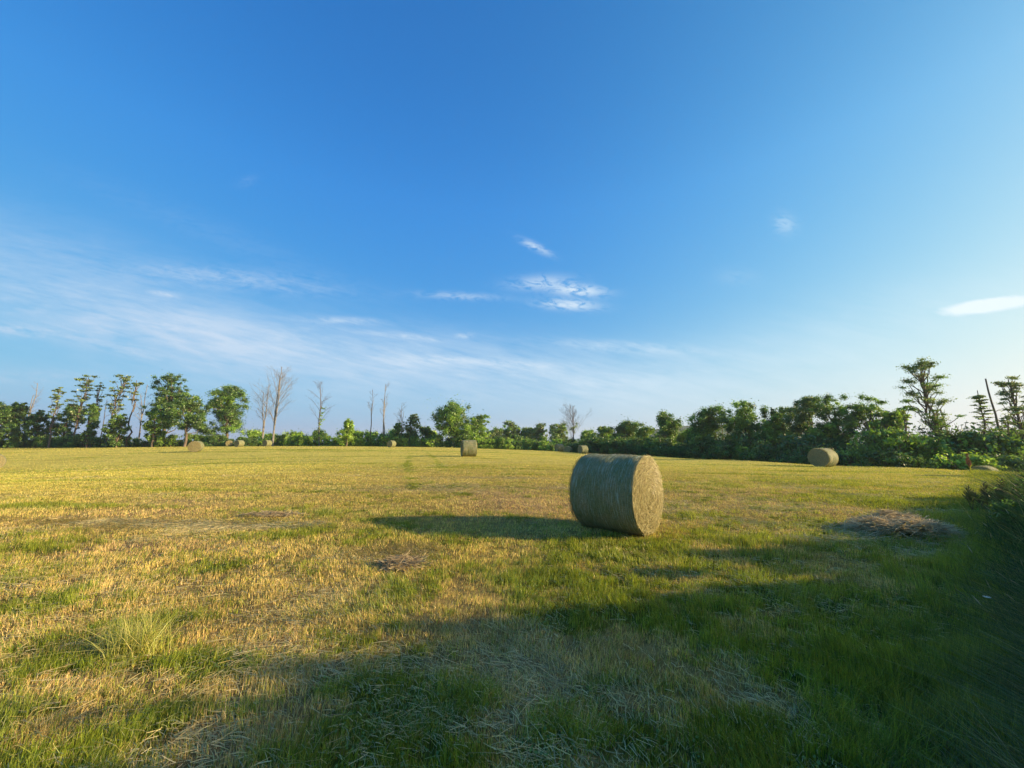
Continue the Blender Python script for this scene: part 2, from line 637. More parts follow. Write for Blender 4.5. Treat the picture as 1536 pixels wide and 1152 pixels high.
def ground_mat():
    m, t = new_mat('mown_field')
    a = t.n('ShaderNodeAttribute', attribute_name='Col')
    tc = t.n('ShaderNodeTexCoord')
    n1 = t.n('ShaderNodeTexNoise', i_Vector=tc.outputs['Object'], i_Scale=14.0, i_Detail=6.0, i_Roughness=0.75)
    mp = t.n('ShaderNodeMapping', i_Vector=tc.outputs['Object'])
    mp.inputs['Scale'].default_value = (0.30, 1.0, 1)
    n2 = t.n('ShaderNodeTexNoise', i_Vector=mp.outputs[0], i_Scale=0.9, i_Detail=7.0, i_Roughness=0.7)
    v1 = t.ramp(n1.outputs[0], [(0.3, 0.55), (0.7, 1.35)])
    v2 = t.ramp(n2.outputs[0], [(0.3, 0.72), (0.7, 1.25)])
    c = t.mix(1.0, a.outputs['Color'], v1, 'MULTIPLY')
    c = t.mix(1.0, c, v2, 'MULTIPLY')
    bp = t.n('ShaderNodeBump', i_Strength=0.8, i_Distance=0.05, i_Height=n1.outputs[0])
    d = t.n('ShaderNodeBsdfDiffuse', i_Color=c, i_Normal=bp.outputs[0])
    o = t.n('ShaderNodeOutputMaterial')
    t.link(d.outputs[0], o.inputs[0])
    return m


# ------------------------------------------------------------------ ground sheet
def mixc(a, b, f):
    return a * (1 - f[:, None]) + b * f[:, None]


def field_colour(x, y, g, h, p):
    d = np.hypot(x, y)
    c = np.repeat(STRAW[None], len(x), 0)
    c = mixc(c, PINK, p)
    c = mixc(c, HAY, h * 0.7)
    c = mixc(c, GOLD, sstep(10, 28, d) * 0.9)
    gr = mixc(np.repeat(GREEN[None], len(x), 0), GREEN2, sstep(0.4, 1.0, g) * 0.5)
    c = mixc(c, gr, sstep(0.30, 0.85, g) * 0.85)
    return c


def ground():
    n = 340
    tx = np.linspace(-math.asinh(1800 / 2.0), math.asinh(1800 / 2.0), n * 2)
    X = 2.0 * np.sinh(tx)
    ty = np.linspace(-math.asinh(1400 / 2.0), math.asinh(2200 / 2.0), n * 2)
    Y = 2.0 * np.sinh(ty) + 2.0
    gx, gy = np.meshgrid(X, Y)
    gx, gy = gx.ravel(), gy.ravel()
    z = ground_z(gx, gy)
    V = np.stack([gx, gy, z], -1)
    w, hgt = len(X), len(Y)
    i = np.arange(hgt - 1)[:, None] * w + np.arange(w - 1)[None]
    i = i.ravel()
    Fc = np.stack([i, i + 1, i + w + 1, i + w], -1)
    cx = V[Fc].mean(1)
    g, h, p = cover(cx[:, 0], cx[:, 1])
    c = field_colour(cx[:, 0], cx[:, 1], g, h, p)
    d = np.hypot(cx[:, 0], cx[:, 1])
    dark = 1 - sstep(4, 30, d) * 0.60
    c = c * (0.40 / dark.clip(0.40, 2))[:, None]         # ground under the blades darker close by, full colour far off
    wild = np.array((0.07, 0.10, 0.03))                   # rough land past the field
    c = mixc(c, wild, sstep(105, 130, d))
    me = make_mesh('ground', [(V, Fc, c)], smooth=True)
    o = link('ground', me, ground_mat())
    tag(o, 'mown hay field of golden stubble with greener patches', kind='structure')


ground()


# ------------------------------------------------------------------ grass, stubble, loose hay
def scatter(N, d0, d1, expo, amax=1.62):
    """Points spread over the part of the field before the camera, thinning with distance."""
    # density ~ d^-expo, area element d dd  -> pdf(d) ~ d^(1-expo)
    k = 2 - expo
    u = rng.random(N)
    d = (d0 ** k + u * (d1 ** k - d0 ** k)) ** (1 / k)
    a = rng.uniform(-amax, amax, N)
    return a * d, d


def keep_field(x, y):
    """Mown field only: not under the tree line."""
    a = x / y
    pxh = 768 + 565 * a
    lim = np.interp(pxh, [-200, 0, 600, 740, 830, 1000, 1130, 1237, 1400, 1536, 1700], [80, 82, 86, 80, 70, 55, 43, 36, 30, 27, 27])
    return y < lim


def grass():
    blocks_g, blocks_s, blocks_h = [], [], []
    # --- near and middle blades
    for (N, d0, d1, ex, segs) in ((520000, 1.15, 7.0, 1.55, 2), (520000, 7.0, 24.0, 1.75, 1), (260000, 24.0, 90.0, 1.6, 1)):
        x, y = scatter(N, d0, d1, ex)
        k = keep_field(x, y)
        x, y = x[k], y[k]
        # tufts and bare gaps
        tf = fbm(x * 6.5, y * 6.5, 131, 2)
        k = rng.random(len(x)) < np.where(np.hypot(x, y) < 14, 0.25 + 1.1 * sstep(0.30, 0.62, tf), 1.0)
        x, y, tf = x[k], y[k], tf[k]
        g, h, p = cover(x, y)
        n = len(x)
        d = np.hypot(x, y)
        z = ground_z(x, y) - 0.005
        isg = rng.random(n) < np.clip(0.14 + 0.85 * sstep(0.12, 0.95, g), 0, 0.97)
        v = verge(x, y)
        tall = sstep(0.30, 1.0, fbm(x * 0.8, y * 0.8, 61, 3)) * g
        H = np.where(isg, rng.uniform(0.035, 0.085, n) * (1 + 1.1 * tall), rng.uniform(0.02, 0.065, n))
        H = H * (1 - 0.45 * h) * (0.6 + 0.9 * tf)
        H = H * (1 + 0.9 * sstep(-0.9, 0.2, v))
        Wd = np.where(isg, rng.uniform(0.0030, 0.0056, n), rng.uniform(0.0026, 0.0046, n)) * np.maximum(1, d / 4.2) ** 0.92 * (1 - 0.35 * sstep(6.5, 9, d))
        lean = np.abs(rng.normal(0.25, 0.32, n)) + 0.4 * h
        comb = fbm(x * 0.7, y * 0.7, 81, 2) * 2 * PI * 1.6
        az = np.where(rng.random(n) < 0.5, comb, rng.uniform(0, 2 * PI, n))
        cg = mixc(np.repeat(GREEN[None], n, 0), GREEN2, np.clip(rng.normal(0.35, 0.35, n) + 0.25 * g, 0, 1))
        cg = mixc(cg, np.array((0.34, 0.34, 0.04)), np.clip(rng.normal(0.28, 0.25, n) + 0.25 * sstep(3, 12, d), 0, 0.8))
        cs = mixc(np.repeat(STRAW[None], n, 0), PINK, np.clip(p + rng.normal(0, 0.25, n), 0, 1))
        cs = mixc(cs, HAY, np.clip(h * 0.8 + rng.normal(0, 0.2, n), 0, 1))
        cs = mixc(cs, GOLD, sstep(9, 26, d) * 0.85)
        cs = mixc(cs, GREEN, np.clip(rng.normal(0.12, 0.14, n), 0, 0.4))
        val = np.exp(0.15 + rng.normal(0, 1, n) * (0.38 - 0.27 * sstep(5, 18, d))).clip(0.35, 1.75)[:, None] * (1 + 0.5 * (fbm(x * 3.1, y * 3.6, 141, 2) - 0.5))[:, None]
        base = np.stack([x, y, z], -1)
        for sel, cc, dst in ((isg, cg, blocks_g), (~isg, cs, blocks_s)):
            r = blades(base[sel], H[sel], Wd[sel], lean[sel], az[sel], (cc * val)[sel], segs)
            dst += blade_chunks(r)
    o = link('grass', make_mesh2('grass', blocks_g), M_GRASS)
    tag(o, 'short green grass regrowing in patches through the mown field', 'grass', kind='stuff')
    o = link('stubble', make_mesh2('stubble', blocks_s), M_STRAW)
    tag(o, 'pale straw stubble of the mown hay field', 'stubble', kind='stuff')

    # --- low broad leaves (clover, plantain) in the green patches
    x, y = scatter(90000, 1.15, 9.0, 1.5)
    g, h, p = cover(x, y)
    k = rng.random(len(x)) < 0.75 * sstep(0.35, 0.9, g) * sstep(0.42, 0.62, fbm(x * 1.6, y * 1.6, 151, 3))
    x, y = x[k], y[k]
    n = len(x)
    P = np.stack([x, y, ground_z(x, y) + rng.uniform(0.015, 0.06, n)], -1)
    nr = np.stack([rng.normal(0, 0.45, n), rng.normal(0, 0.45, n), np.ones(n)], -1)
    nr /= np.linalg.norm(nr, axis=1, keepdims=True)
    t1 = np.cross(nr, rng.normal(0, 1, (n, 3)))
    t1 /= np.linalg.norm(t1, axis=1, keepdims=True)
    t2 = np.cross(nr, t1)
    L = rng.uniform(0.010, 0.024, n)[:, None]
    V = np.stack([P - t1 * L * 0.5, P + t2 * L * 0.38, P + t1 * L * 0.6, P - t2 * L * 0.38], 1).reshape(-1, 3)
    cc = mixc(np.repeat(np.array((0.10, 0.20, 0.03))[None], n, 0), np.array((0.22, 0.30, 0.05)), rng.random(n))
    tag(build('clover', [(V, np.arange(n * 4).reshape(n, 4), cc)], M_GRASS), 'low clover leaves among the green patches', 'clover', kind='stuff')

    # --- loose cut strands lying on the stubble
    for (N, d0, d1, ex) in ((230000, 1.15, 8.0, 1.5), (80000, 8.0, 30.0, 1.7)):
        x, y = scatter(N, d0, d1, ex)
        g, h, p = cover(x, y)
        k = (rng.random(N) < 0.16 + 0.84 * sstep(0.05, 0.6, h)) & keep_field(x, y)
        x, y, h = x[k], y[k], h[k]
        n = len(x)
        d = np.hypot(x, y)
        L = rng.uniform(0.04, 0.14, n) * (0.7 + 0.5 * h) * np.where(rng.random(n) < 0.06, 1.9, 1.0)
        comb = fbm(x * 0.45, y * 0.6, 91, 3) * 2 * PI * 1.3 + 0.4
        az = comb + rng.normal(0, 0.8, n)
        z0 = ground_z(x, y) + rng.uniform(0.006, 0.045, n)
        w = rng.uniform(0.0014, 0.0034, n) * np.maximum(1, d / 4.0) ** 0.9
        curve = rng.normal(0, 0.07, n)
        tilt = rng.normal(0, 0.12, n)
        V = np.zeros((n, 6, 3), np.float32)
        for s in range(3):
            u = s / 2 - 0.5
            aa = az + curve * u * 2
            cx = x + np.cos(aa) * L * u
            cy = y + np.sin(aa) * L * u
            cz = z0 + tilt * L * u + 0.005 * (0.25 - u * u) * 2
            ax, ay = -np.sin(aa), np.cos(aa)
            V[:, 2 * s] = np.stack([cx - ax * w / 2, cy - ay * w / 2, cz], -1)
            V[:, 2 * s + 1] = np.stack([cx + ax * w / 2, cy + ay * w / 2, cz + w * 0.5], -1)
        off = (np.arange(n) * 6)[:, None]
        q = np.concatenate([off + np.array([[0, 1, 3, 2]]), off + np.array([[2, 3, 5, 4]])])
        c = mixc(np.repeat(HAY[None], n, 0), STRAW, np.clip(rng.normal(0.3, 0.35, n), 0, 1)) * np.exp(rng.normal(-0.1, 0.35, n)).clip(0.35, 1.4)[:, None]
        c = mixc(c, np.array((0.30, 0.34, 0.12)), (rng.random(n) < 0.2) * 0.7)
        blocks_h.append((V.reshape(-1, 3), q, np.tile(c, (2, 1))))
    o = link('hay_litter', make_mesh2('hay_litter', blocks_h), M_STRAW)
    tag(o, 'loose cut hay strands strewn over the stubble', 'hay', kind='stuff')


grass()


def verge_grass():
    """Unmown grass standing and leaning at the right foreground."""
    N = 190000
    x, y = scatter(N, 1.2, 13.0, 1.35, 2.3)
    v = verge(x, y)
    dens = sstep(-0.25, 0.5, v)
    k = (rng.random(N) < dens) & (x > 0)
    x, y, v = x[k], y[k], v[k]
    n = len(x)
    d = np.hypot(x, y)
    z = ground_z(x, y) - 0.01
    mx = 0.12 + 0.20 * sstep(0.0, 0.4, v) + (0.42 + 0.35 * sstep(3.0, 6.0, y)) * sstep(0.25, 1.0, v)
    mx = mx + 0.12 * sstep(4.2, 2.6, y) * sstep(-0.1, 0.4, v)
    mx = mx * (0.5 + 1.0 * fbm(x * 1.3, y * 1.3, 101, 3)) * (1 - 0.75 * sstep(8.5, 12.0, y))
    H = mx * rng.uniform(0.45, 1.1, n)
    W = rng.uniform(0.004, 0.008, n) * np.maximum(1, d / 4) ** 0.8
    lean = np.abs(rng.normal(0.7, 0.5, n)) + 0.55 * sstep(4.2, 2.6, y)
    comb = 2.6 + 2.2 * (fbm(x * 0.6, y * 0.6, 111, 2) - 0.5) * 2
    az = np.where(rng.random(n) < 0.65, comb + rng.normal(0, 0.5, n), rng.uniform(0, 2 * PI, n))
    c = mixc(np.repeat(np.array((0.020, 0.062, 0.011))[None], n, 0), np.array((0.075, 0.145, 0.024)), np.clip(rng.normal(0.4, 0.35, n), 0, 1))  # greens lowered so the colour itself deepens the verge's shade
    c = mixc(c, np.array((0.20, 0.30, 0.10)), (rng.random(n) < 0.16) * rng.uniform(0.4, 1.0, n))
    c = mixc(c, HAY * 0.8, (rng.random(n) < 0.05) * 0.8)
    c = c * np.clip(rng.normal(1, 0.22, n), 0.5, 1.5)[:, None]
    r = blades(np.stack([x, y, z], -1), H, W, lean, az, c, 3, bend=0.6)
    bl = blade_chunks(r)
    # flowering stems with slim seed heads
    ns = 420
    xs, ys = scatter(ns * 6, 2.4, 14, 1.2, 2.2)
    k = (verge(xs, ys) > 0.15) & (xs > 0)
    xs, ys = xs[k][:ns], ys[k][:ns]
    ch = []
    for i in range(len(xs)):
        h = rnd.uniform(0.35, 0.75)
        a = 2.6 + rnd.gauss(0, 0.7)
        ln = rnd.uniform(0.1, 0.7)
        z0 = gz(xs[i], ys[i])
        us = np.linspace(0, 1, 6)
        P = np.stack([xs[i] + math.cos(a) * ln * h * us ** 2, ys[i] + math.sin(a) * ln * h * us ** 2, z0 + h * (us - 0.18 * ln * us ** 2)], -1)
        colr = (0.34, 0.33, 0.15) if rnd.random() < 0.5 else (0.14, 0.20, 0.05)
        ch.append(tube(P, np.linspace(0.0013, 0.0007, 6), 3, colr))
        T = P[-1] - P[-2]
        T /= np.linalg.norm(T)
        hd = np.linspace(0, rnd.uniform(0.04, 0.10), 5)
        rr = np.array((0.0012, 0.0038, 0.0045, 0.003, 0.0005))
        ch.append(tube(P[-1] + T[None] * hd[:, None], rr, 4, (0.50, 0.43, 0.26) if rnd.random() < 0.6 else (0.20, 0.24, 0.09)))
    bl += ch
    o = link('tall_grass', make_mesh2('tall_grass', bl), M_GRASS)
    tag(o, 'long dark unmown grass in the shaded verge at the right', 'grass', kind='stuff')


verge_grass()


# ------------------------------------------------------------------ hay bales
def bale_mats():
    m, t = new_mat('bale_net_wrap')
    tc = t.n('ShaderNodeTexCoord')
    sp = t.n('ShaderNodeSeparateXYZ', i_0=tc.outputs['Object'])
    ang = t.m('ARCTAN2', sp.outputs[1], sp.outputs[2])
    cmb = t.n('ShaderNodeCombineXYZ', i_0=t.m('MULTIPLY', sp.outputs[0], 1.0), i_1=t.m('MULTIPLY', ang, 0.045), i_2=0.0)
    # strands of net running round the bale
    nz = t.n('ShaderNodeTexNoise', i_Vector=cmb.outputs[0], i_Scale=62.0, i_Detail=3.0, i_Roughness=0.6)
    cmb2 = t.n('ShaderNodeCombineXYZ', i_0=sp.outputs[0], i_1=t.m('MULTIPLY', ang, 0.12), i_2=0.0)
    nb = t.n('ShaderNodeTexNoise', i_Vector=cmb2.outputs[0], i_Scale=7.0, i_Detail=4.0, i_Roughness=0.6)
    hay = t.n('ShaderNodeTexNoise', i_Vector=tc.outputs['Object'], i_Scale=38.0, i_Detail=6.0, i_Roughness=0.75, i_Distortion=1.2)
    blo = t.n('ShaderNodeTexNoise', i_Vector=tc.outputs['Object'], i_Scale=3.2, i_Detail=4.0, i_Roughness=0.6)
    c = t.mix(t.ramp(hay.outputs[0], [(0.3, 0.0), (0.7, 1.0)]), (0.055, 0.072, 0.022), (0.23, 0.25, 0.09))
    c = t.mix(t.ramp(blo.outputs[0], [(0.4, 0.0), (0.7, 0.8)]), c, t.mix(t.ramp(hay.outputs[0], [(0.3, 0.0), (0.7, 1.0)]), (0.16, 0.13, 0.06), (0.40, 0.32, 0.16)))
    lines = t.ramp(nz.outputs[0], [(0.51, 0.0), (0.58, 1.0)])
    band = t.ramp(nb.outputs[0], [(0.36, 0.15), (0.62, 0.85)])
    c = t.mix(t.m('MULTIPLY', t.m('MULTIPLY', lines, band), 0.75), c, (0.39, 0.46, 0.35))
    hgt = t.m('ADD', t.m('MULTIPLY', nz.outputs[0], 0.6), t.m('MULTIPLY', hay.outputs[0], 0.6))
    bp = t.n('ShaderNodeBump', i_Strength=0.9, i_Distance=0.02, i_Height=hgt)
    b = t.n('ShaderNodeBsdfPrincipled', i_Base_Color=c, i_Roughness=0.8, i_Normal=bp.outputs[0])
    o = t.n('ShaderNodeOutputMaterial')
    t.link(b.outputs[0], o.inputs[0])
    wrap = m
    m, t = new_mat('bale_cut_end')
    tc = t.n('ShaderNodeTexCoord')
    sp = t.n('ShaderNodeSeparateXYZ', i_0=tc.outputs['Object'])
    y, z = sp.outputs[1], sp.outputs[2]
    rad = t.m('SQRT', t.m('ADD', t.m('MULTIPLY', y, y), t.m('MULTIPLY', z, z)))
    ang = t.m('ARCTAN2', y, z)
    spiral = t.m('ADD', rad, t.m('MULTIPLY', ang, 0.008))
    cmb = t.n('ShaderNodeCombineXYZ', i_0=t.m('MULTIPLY', spiral, 7.0), i_1=t.m('MULTIPLY', ang, 1.1), i_2=0.0)
    nz = t.n('ShaderNodeTexNoise', i_Vector=cmb.outputs[0], i_Scale=4.0, i_Detail=7.0, i_Roughness=0.72, i_Distortion=0.5)
    hay = t.n('ShaderNodeTexNoise', i_Vector=tc.outputs['Object'], i_Scale=46.0, i_Detail=6.0, i_Roughness=0.8, i_Distortion=1.5)
    c = t.mix(t.ramp(t.m('ADD', t.m('MULTIPLY', nz.outputs[0], 0.72), t.m('MULTIPLY', hay.outputs[0], 0.28)), [(0.36, 0.0), (0.60, 1.0)]), (0.13, 0.11, 0.042), (0.45, 0.40, 0.19))
    bp = t.n('ShaderNodeBump', i_Strength=1.0, i_Distance=0.03, i_Height=t.m('ADD', nz.outputs[0], hay.outputs[0]))
    b = t.n('ShaderNodeBsdfPrincipled', i_Base_Color=c, i_Roughness=0.85, i_Normal=bp.outputs[0])
    o = t.n('ShaderNodeOutputMaterial')
    t.link(b.outputs[0], o.inputs[0])
    return wrap, m


M_WRAP, M_END = bale_mats()
BR, BL = 0.690, 1.17


def bale_r(u, a):
    """Radius at a share u of the length and an angle: swollen middle, worn shoulders, flattened foot."""
    e = np.abs(u * 2 - 1)
    r = BR * (1.0 - 0.012 * e ** 2 - 0.045 * e ** 14)
    r = r + 0.008 * (vnoise(u * 9 + 40, (np.cos(a) + 2) * 3 + np.sin(a) * 2, 7) - 0.5) * 2
    r = r + 0.005 * (vnoise(u * 34, a * 0 + 3.0, 9) - 0.5)
    r = r * (1 + 0.018 * np.cos(2 * a + PI) * 0.6) + 0.010 * (vnoise(u * 3 + 11, (np.cos(a) + 2) * 2 + np.sin(a) * 1.5, 17) - 0.5) * 2
    foot = np.clip(-np.cos(a), 0, 1)           # angle 0 is up
    lim = (BR - 0.03) / np.maximum(foot, 0.2)
    return np.minimum(r, np.where(foot > 0.8, lim, 9))


def strands_on(P, T, N, L, w, c, lift, jut):
    """Short straws lying along T at P, raised along N."""
    n = len(P)
    S = np.cross(N, T)
    out = np.zeros((n, 4, 3), np.float32)
    a = P - T * (L / 2)[:, None] + N * lift[:, None]
    b = P + T * (L / 2)[:, None] + N * (lift + jut)[:, None]
    out[:, 0] = a - S * (w / 2)[:, None]
    out[:, 1] = a + S * (w / 2)[:, None]
    out[:, 2] = b + S * (w / 2)[:, None] + N * (w * 0.4)[:, None]
    out[:, 3] = b - S * (w / 2)[:, None] + N * (w * 0.4)[:, None]
    q = (np.arange(n) * 4)[:, None] + np.arange(4)[None]
    return out.reshape(-1, 3), q, c


def bale_meshes():
    nu, na = 60, 96
    u = np.linspace(0, 1, nu)
    a = np.linspace(0, 2 * PI, na, endpoint=False)
    U, A = np.meshgrid(u, a, indexing='ij')
    r = bale_r(U, A)
    V = np.stack([(U - 0.5) * BL, r * np.sin(A), r * np.cos(A)], -1).reshape(-1, 3)
    i = np.arange(nu - 1)[:, None] * na
    k = np.arange(na)[None]
    k2 = (k + 1) % na
    Fc = np.stack([i + k, i + na + k, i + na + k2, i + k2], -1).reshape(-1, 4)
    wrap = make_mesh('net_wrap', [(V, Fc, None)], True)
    ends = []
    for s in (1, -1):
        nr = 30
        rr = np.linspace(0, 1, nr)
        RR, AA = np.meshgrid(rr, a, indexing='ij')
        edge = bale_r(np.full_like(AA, 1.0 if s > 0 else 0.0), AA)
        rad = RR * (edge + 0.002)
        yy, zz = rad * np.sin(AA), rad * np.cos(AA)
        bulge = 0.035 * (1 - RR ** 2) + 0.028 * (fbm(yy * 7 + 30, zz * 7 + 30, 5 + s, 3) - 0.5) * (1 - RR ** 8)
        bulge = bulge - 0.02 * np.exp(-(RR / 0.07) ** 2)
        V = np.stack([s * (BL / 2 + bulge - 0.002), yy, zz], -1).reshape(-1, 3)
        i = np.arange(nr - 1)[:, None] * na
        Fc = np.stack([i + k, i + na + k, i + na + k2, i + k2], -1).reshape(-1, 4)
        if s < 0:
            Fc = Fc[:, ::-1]
        ends.append((make_mesh('cut_end', [(V, Fc, None)], True)))
    # straws on the cut ends
    est = []
    for s in (1, -1):
        n = 4200
        rad = BR * np.sqrt(rng.random(n)) * 0.99
        an = rng.uniform(0, 2 * PI, n)
        P = np.stack([np.full(n, 0.0), rad * np.sin(an), rad * np.cos(an)], -1)
        P[:, 0] = s * (BL / 2 + 0.035 * (1 - (rad / BR) ** 2) + 0.010 - 0.01 * (rad / BR) ** 6)
        fl = (rad * np.cos(an)) > -BR + 0.035
        tw = rng.normal(0, 0.34, n)
        T = np.stack([rng.normal(0, 0.10, n), np.cos(an + tw), -np.sin(an + tw)], -1)
        T /= np.linalg.norm(T, axis=1, keepdims=True)
        Nn = np.repeat(np.array([[float(s), 0, 0]]), n, 0)
        L = rng.uniform(0.03, 0.12, n)
        c = mixc(np.repeat(np.array((0.45, 0.40, 0.18))[None], n, 0), np.array((0.15, 0.11, 0.045)), np.clip(rng.normal(0.35, 0.4, n), 0, 1))
        c = mixc(c, np.array((0.68, 0.61, 0.38)), (rng.random(n) < 0.2) * 0.7)
        ch = strands_on(P, T, Nn, L, rng.uniform(0.0025, 0.005, n), c, rng.uniform(0.0, 0.012, n), np.abs(rng.normal(0, 0.012, n)))
        sel = np.repeat(fl, 1)
        q = ch[1][sel]
        est.append(make_mesh('straw', [(ch[0], q, ch[2][sel])]))
    # straws caught in the wrap and loose round the shoulders
    n = 3000
    uu = rng.random(n)
    an = rng.uniform(0, 2 * PI, n)
    an = an[np.cos(an) > -0.93]
    n = len(an)
    uu = uu[:n]
    r = bale_r(uu, an)
    P = np.stack([(uu - 0.5) * BL, r * np.sin(an), r * np.cos(an)], -1)
    Nn = np.stack([np.zeros(n), np.sin(an), np.cos(an)], -1)
    tw = rng.normal(0, 0.5, n)
    T = np.stack([np.sin(tw), np.cos(tw) * np.cos(an), -np.cos(tw) * np.sin(an)], -1)
    c = mixc(np.repeat(np.array((0.34, 0.32, 0.15))[None], n, 0), np.array((0.16, 0.18, 0.07)), np.clip(rng.normal(0.4, 0.4, n), 0, 1))
    ch = strands_on(P, T, Nn, rng.uniform(0.02, 0.09, n), rng.uniform(0.002, 0.004, n), c, rng.uniform(0.001, 0.006, n), np.abs(rng.normal(0, 0.008, n)))
    wst = make_mesh('straw', [ch])
    return wrap, ends, est, wst


WRAP, ENDS, EST, WST = bale_meshes()


def make_bale(label, x, y, axis, group='round hay bales left on the mown field', z=None):
    z = gz(x, y) if z is None else z
    b = thing('hay_bale', label, 'hay bale', (x, y, z), math.atan2(axis[1], axis[0]), group)
    for nm, me, mt in (('net_wrap', WRAP, M_WRAP),):
        w = link(nm, me, mt, b)
        w.location = (0, 0, BR - 0.035)
        link('straw', WST, M_STRAW, w)
    for e, s in zip(ENDS, EST):
        o = link('cut_end', e, M_END, b)
        o.location = (0, 0, BR - 0.035)
        link('straw', s, M_STRAW, o)
    return b


def bale_at(label, px, py_bottom, D, axis, scale=1.0):
    a, e = ae(px, py_bottom)
    return make_bale(label, a * D, D, axis)


# the near one: right end centre (2.2, 6.25)
ax = Vector((0.755, -0.655)).normalized()
make_bale('large round hay bale in green net wrap in the foreground, long shadow to its left', 2.36 - ax.x * BL / 2, 6.66 - ax.y * BL / 2, ax)
bale_at('round bale with a pale straw end, cut off by the left edge of the photo', -14, 703, 31, (0.78, -0.62))
bale_at('round hay bale alone before the two big dark trees, end face towards the viewer', 293, 677, 47, (0.42, -0.91))
bale_at('small far bale peeping out left behind another bale by the round-crowned tree', 343.5, 669, 84, (0.6, -0.8))
bale_at('far round bale with a dark left end, in front of the round-crowned tree', 358.5, 670, 76, (-0.25, -0.97))
bale_at('far round bale just below the pair of tall bare grey trees', 400.5, 670, 80, (-0.3, -0.95))
bale_at('far round bale below the two thin bare trunks', 587, 671, 74, (-0.35, -0.94))
bale_at('mid-distance upright-looking bale below the big round tree at field centre, casting a thin shadow', 703, 685, 31.5, (-0.96, -0.27))
bale_at('far bale left of its neighbour at the hedge below the half-dead tree', 839, 678.5, 66, (-0.88, -0.47))
bale_at('tiny bale mostly hidden just right of another bale at the hedge below the half-dead tree', 852, 680, 73, (-0.5, -0.85))
bale_at('far bale directly above the left shoulder of the large foreground bale', 874.5, 680, 62, (-0.9, -0.43))
bale_at('round bale with a shaded end and sunlit side before the dark trees on the right', 1236, 700, 27.3, (-0.90, -0.44))
bale_at('bale sunk behind the field crest near the leaning dead pole, only its top showing', 1480, 730, 28, (-0.92, -0.4))


# ------------------------------------------------------------------ trees
def leaves_in(centre, rad, n, size, cols, rs, flat=1.0, shell=0.55, droop=0.0):
    """n leaf sprays scattered through a lumpy ellipsoid."""
    d = rs.normal(0, 1, (n, 3))
    d /= np.linalg.norm(d, axis=1, keepdims=True)
    q = np.abs(rs.normal(0, 0.62, n)).clip(0, 1.25) + 0.12 * shell
    P = centre[None] + d * q[:, None] * np.array([rad, rad, rad * flat])[None] * 1.12
    nrm = d * 0.7 + rs.normal(0, 0.7, (n, 3)) + np.array([0, 0, 0.2])
    nrm /= np.linalg.norm(nrm, axis=1, keepdims=True)
    t = np.cross(nrm, rs.normal(0, 1, (n, 3)))
    t /= np.maximum(np.linalg.norm(t, axis=1, keepdims=True), 1e-6)
    b = np.cross(nrm, t)
    L = size * rs.uniform(0.6, 1.35, n)[:, None]
    W = L * rs.uniform(0.35, 0.6, n)[:, None]
    V = np.stack([P - t * L / 2, P + b * W / 2 - t * L * 0.05, P + t * L / 2 - nrm * L * droop, P - b * W / 2 + t * L * 0.05], 1).reshape(-1, 3)
    Fc = np.arange(n * 4).reshape(n, 4)
    c0 = cols[rs.integers(len(cols))] * rs.uniform(0.65, 1.4)
    c = c0[None] * np.clip(rs.normal(1, 0.18, n), 0.5, 1.6)[:, None]
    return V, Fc, c


DARKL = [np.array(c) for c in ((0.044, 0.095, 0.022), (0.062, 0.118, 0.024), (0.038, 0.078, 0.020))]
MIDL = [np.array(c) for c in ((0.080, 0.150, 0.024), (0.105, 0.180, 0.028), (0.055, 0.108, 0.02))]
LIGHTL = [np.array(c) for c in ((0.12, 0.20, 0.03), (0.15, 0.24, 0.035), (0.085, 0.15, 0.025))]
GREYL = [np.array(c) for c in ((0.075, 0.115, 0.045), (0.095, 0.14, 0.05), (0.06, 0.095, 0.04))]


def limb(p0, p1, r0, r1, rs, wob=0.06, n=6, sag=0.0):
    us = np.linspace(0, 1, n)[:, None]
    L = np.linalg.norm(p1 - p0)
    P = p0[None] * (1 - us) + p1[None] * us
    wv = rs.normal(0, wob * L, (n, 3)) * np.sin(us * PI)
    P = P + wv
    P[:, 2] += (np.sin(us[:, 0] * PI) * sag * L)
    return tube(P, np.linspace(r0, r1, n), 5)


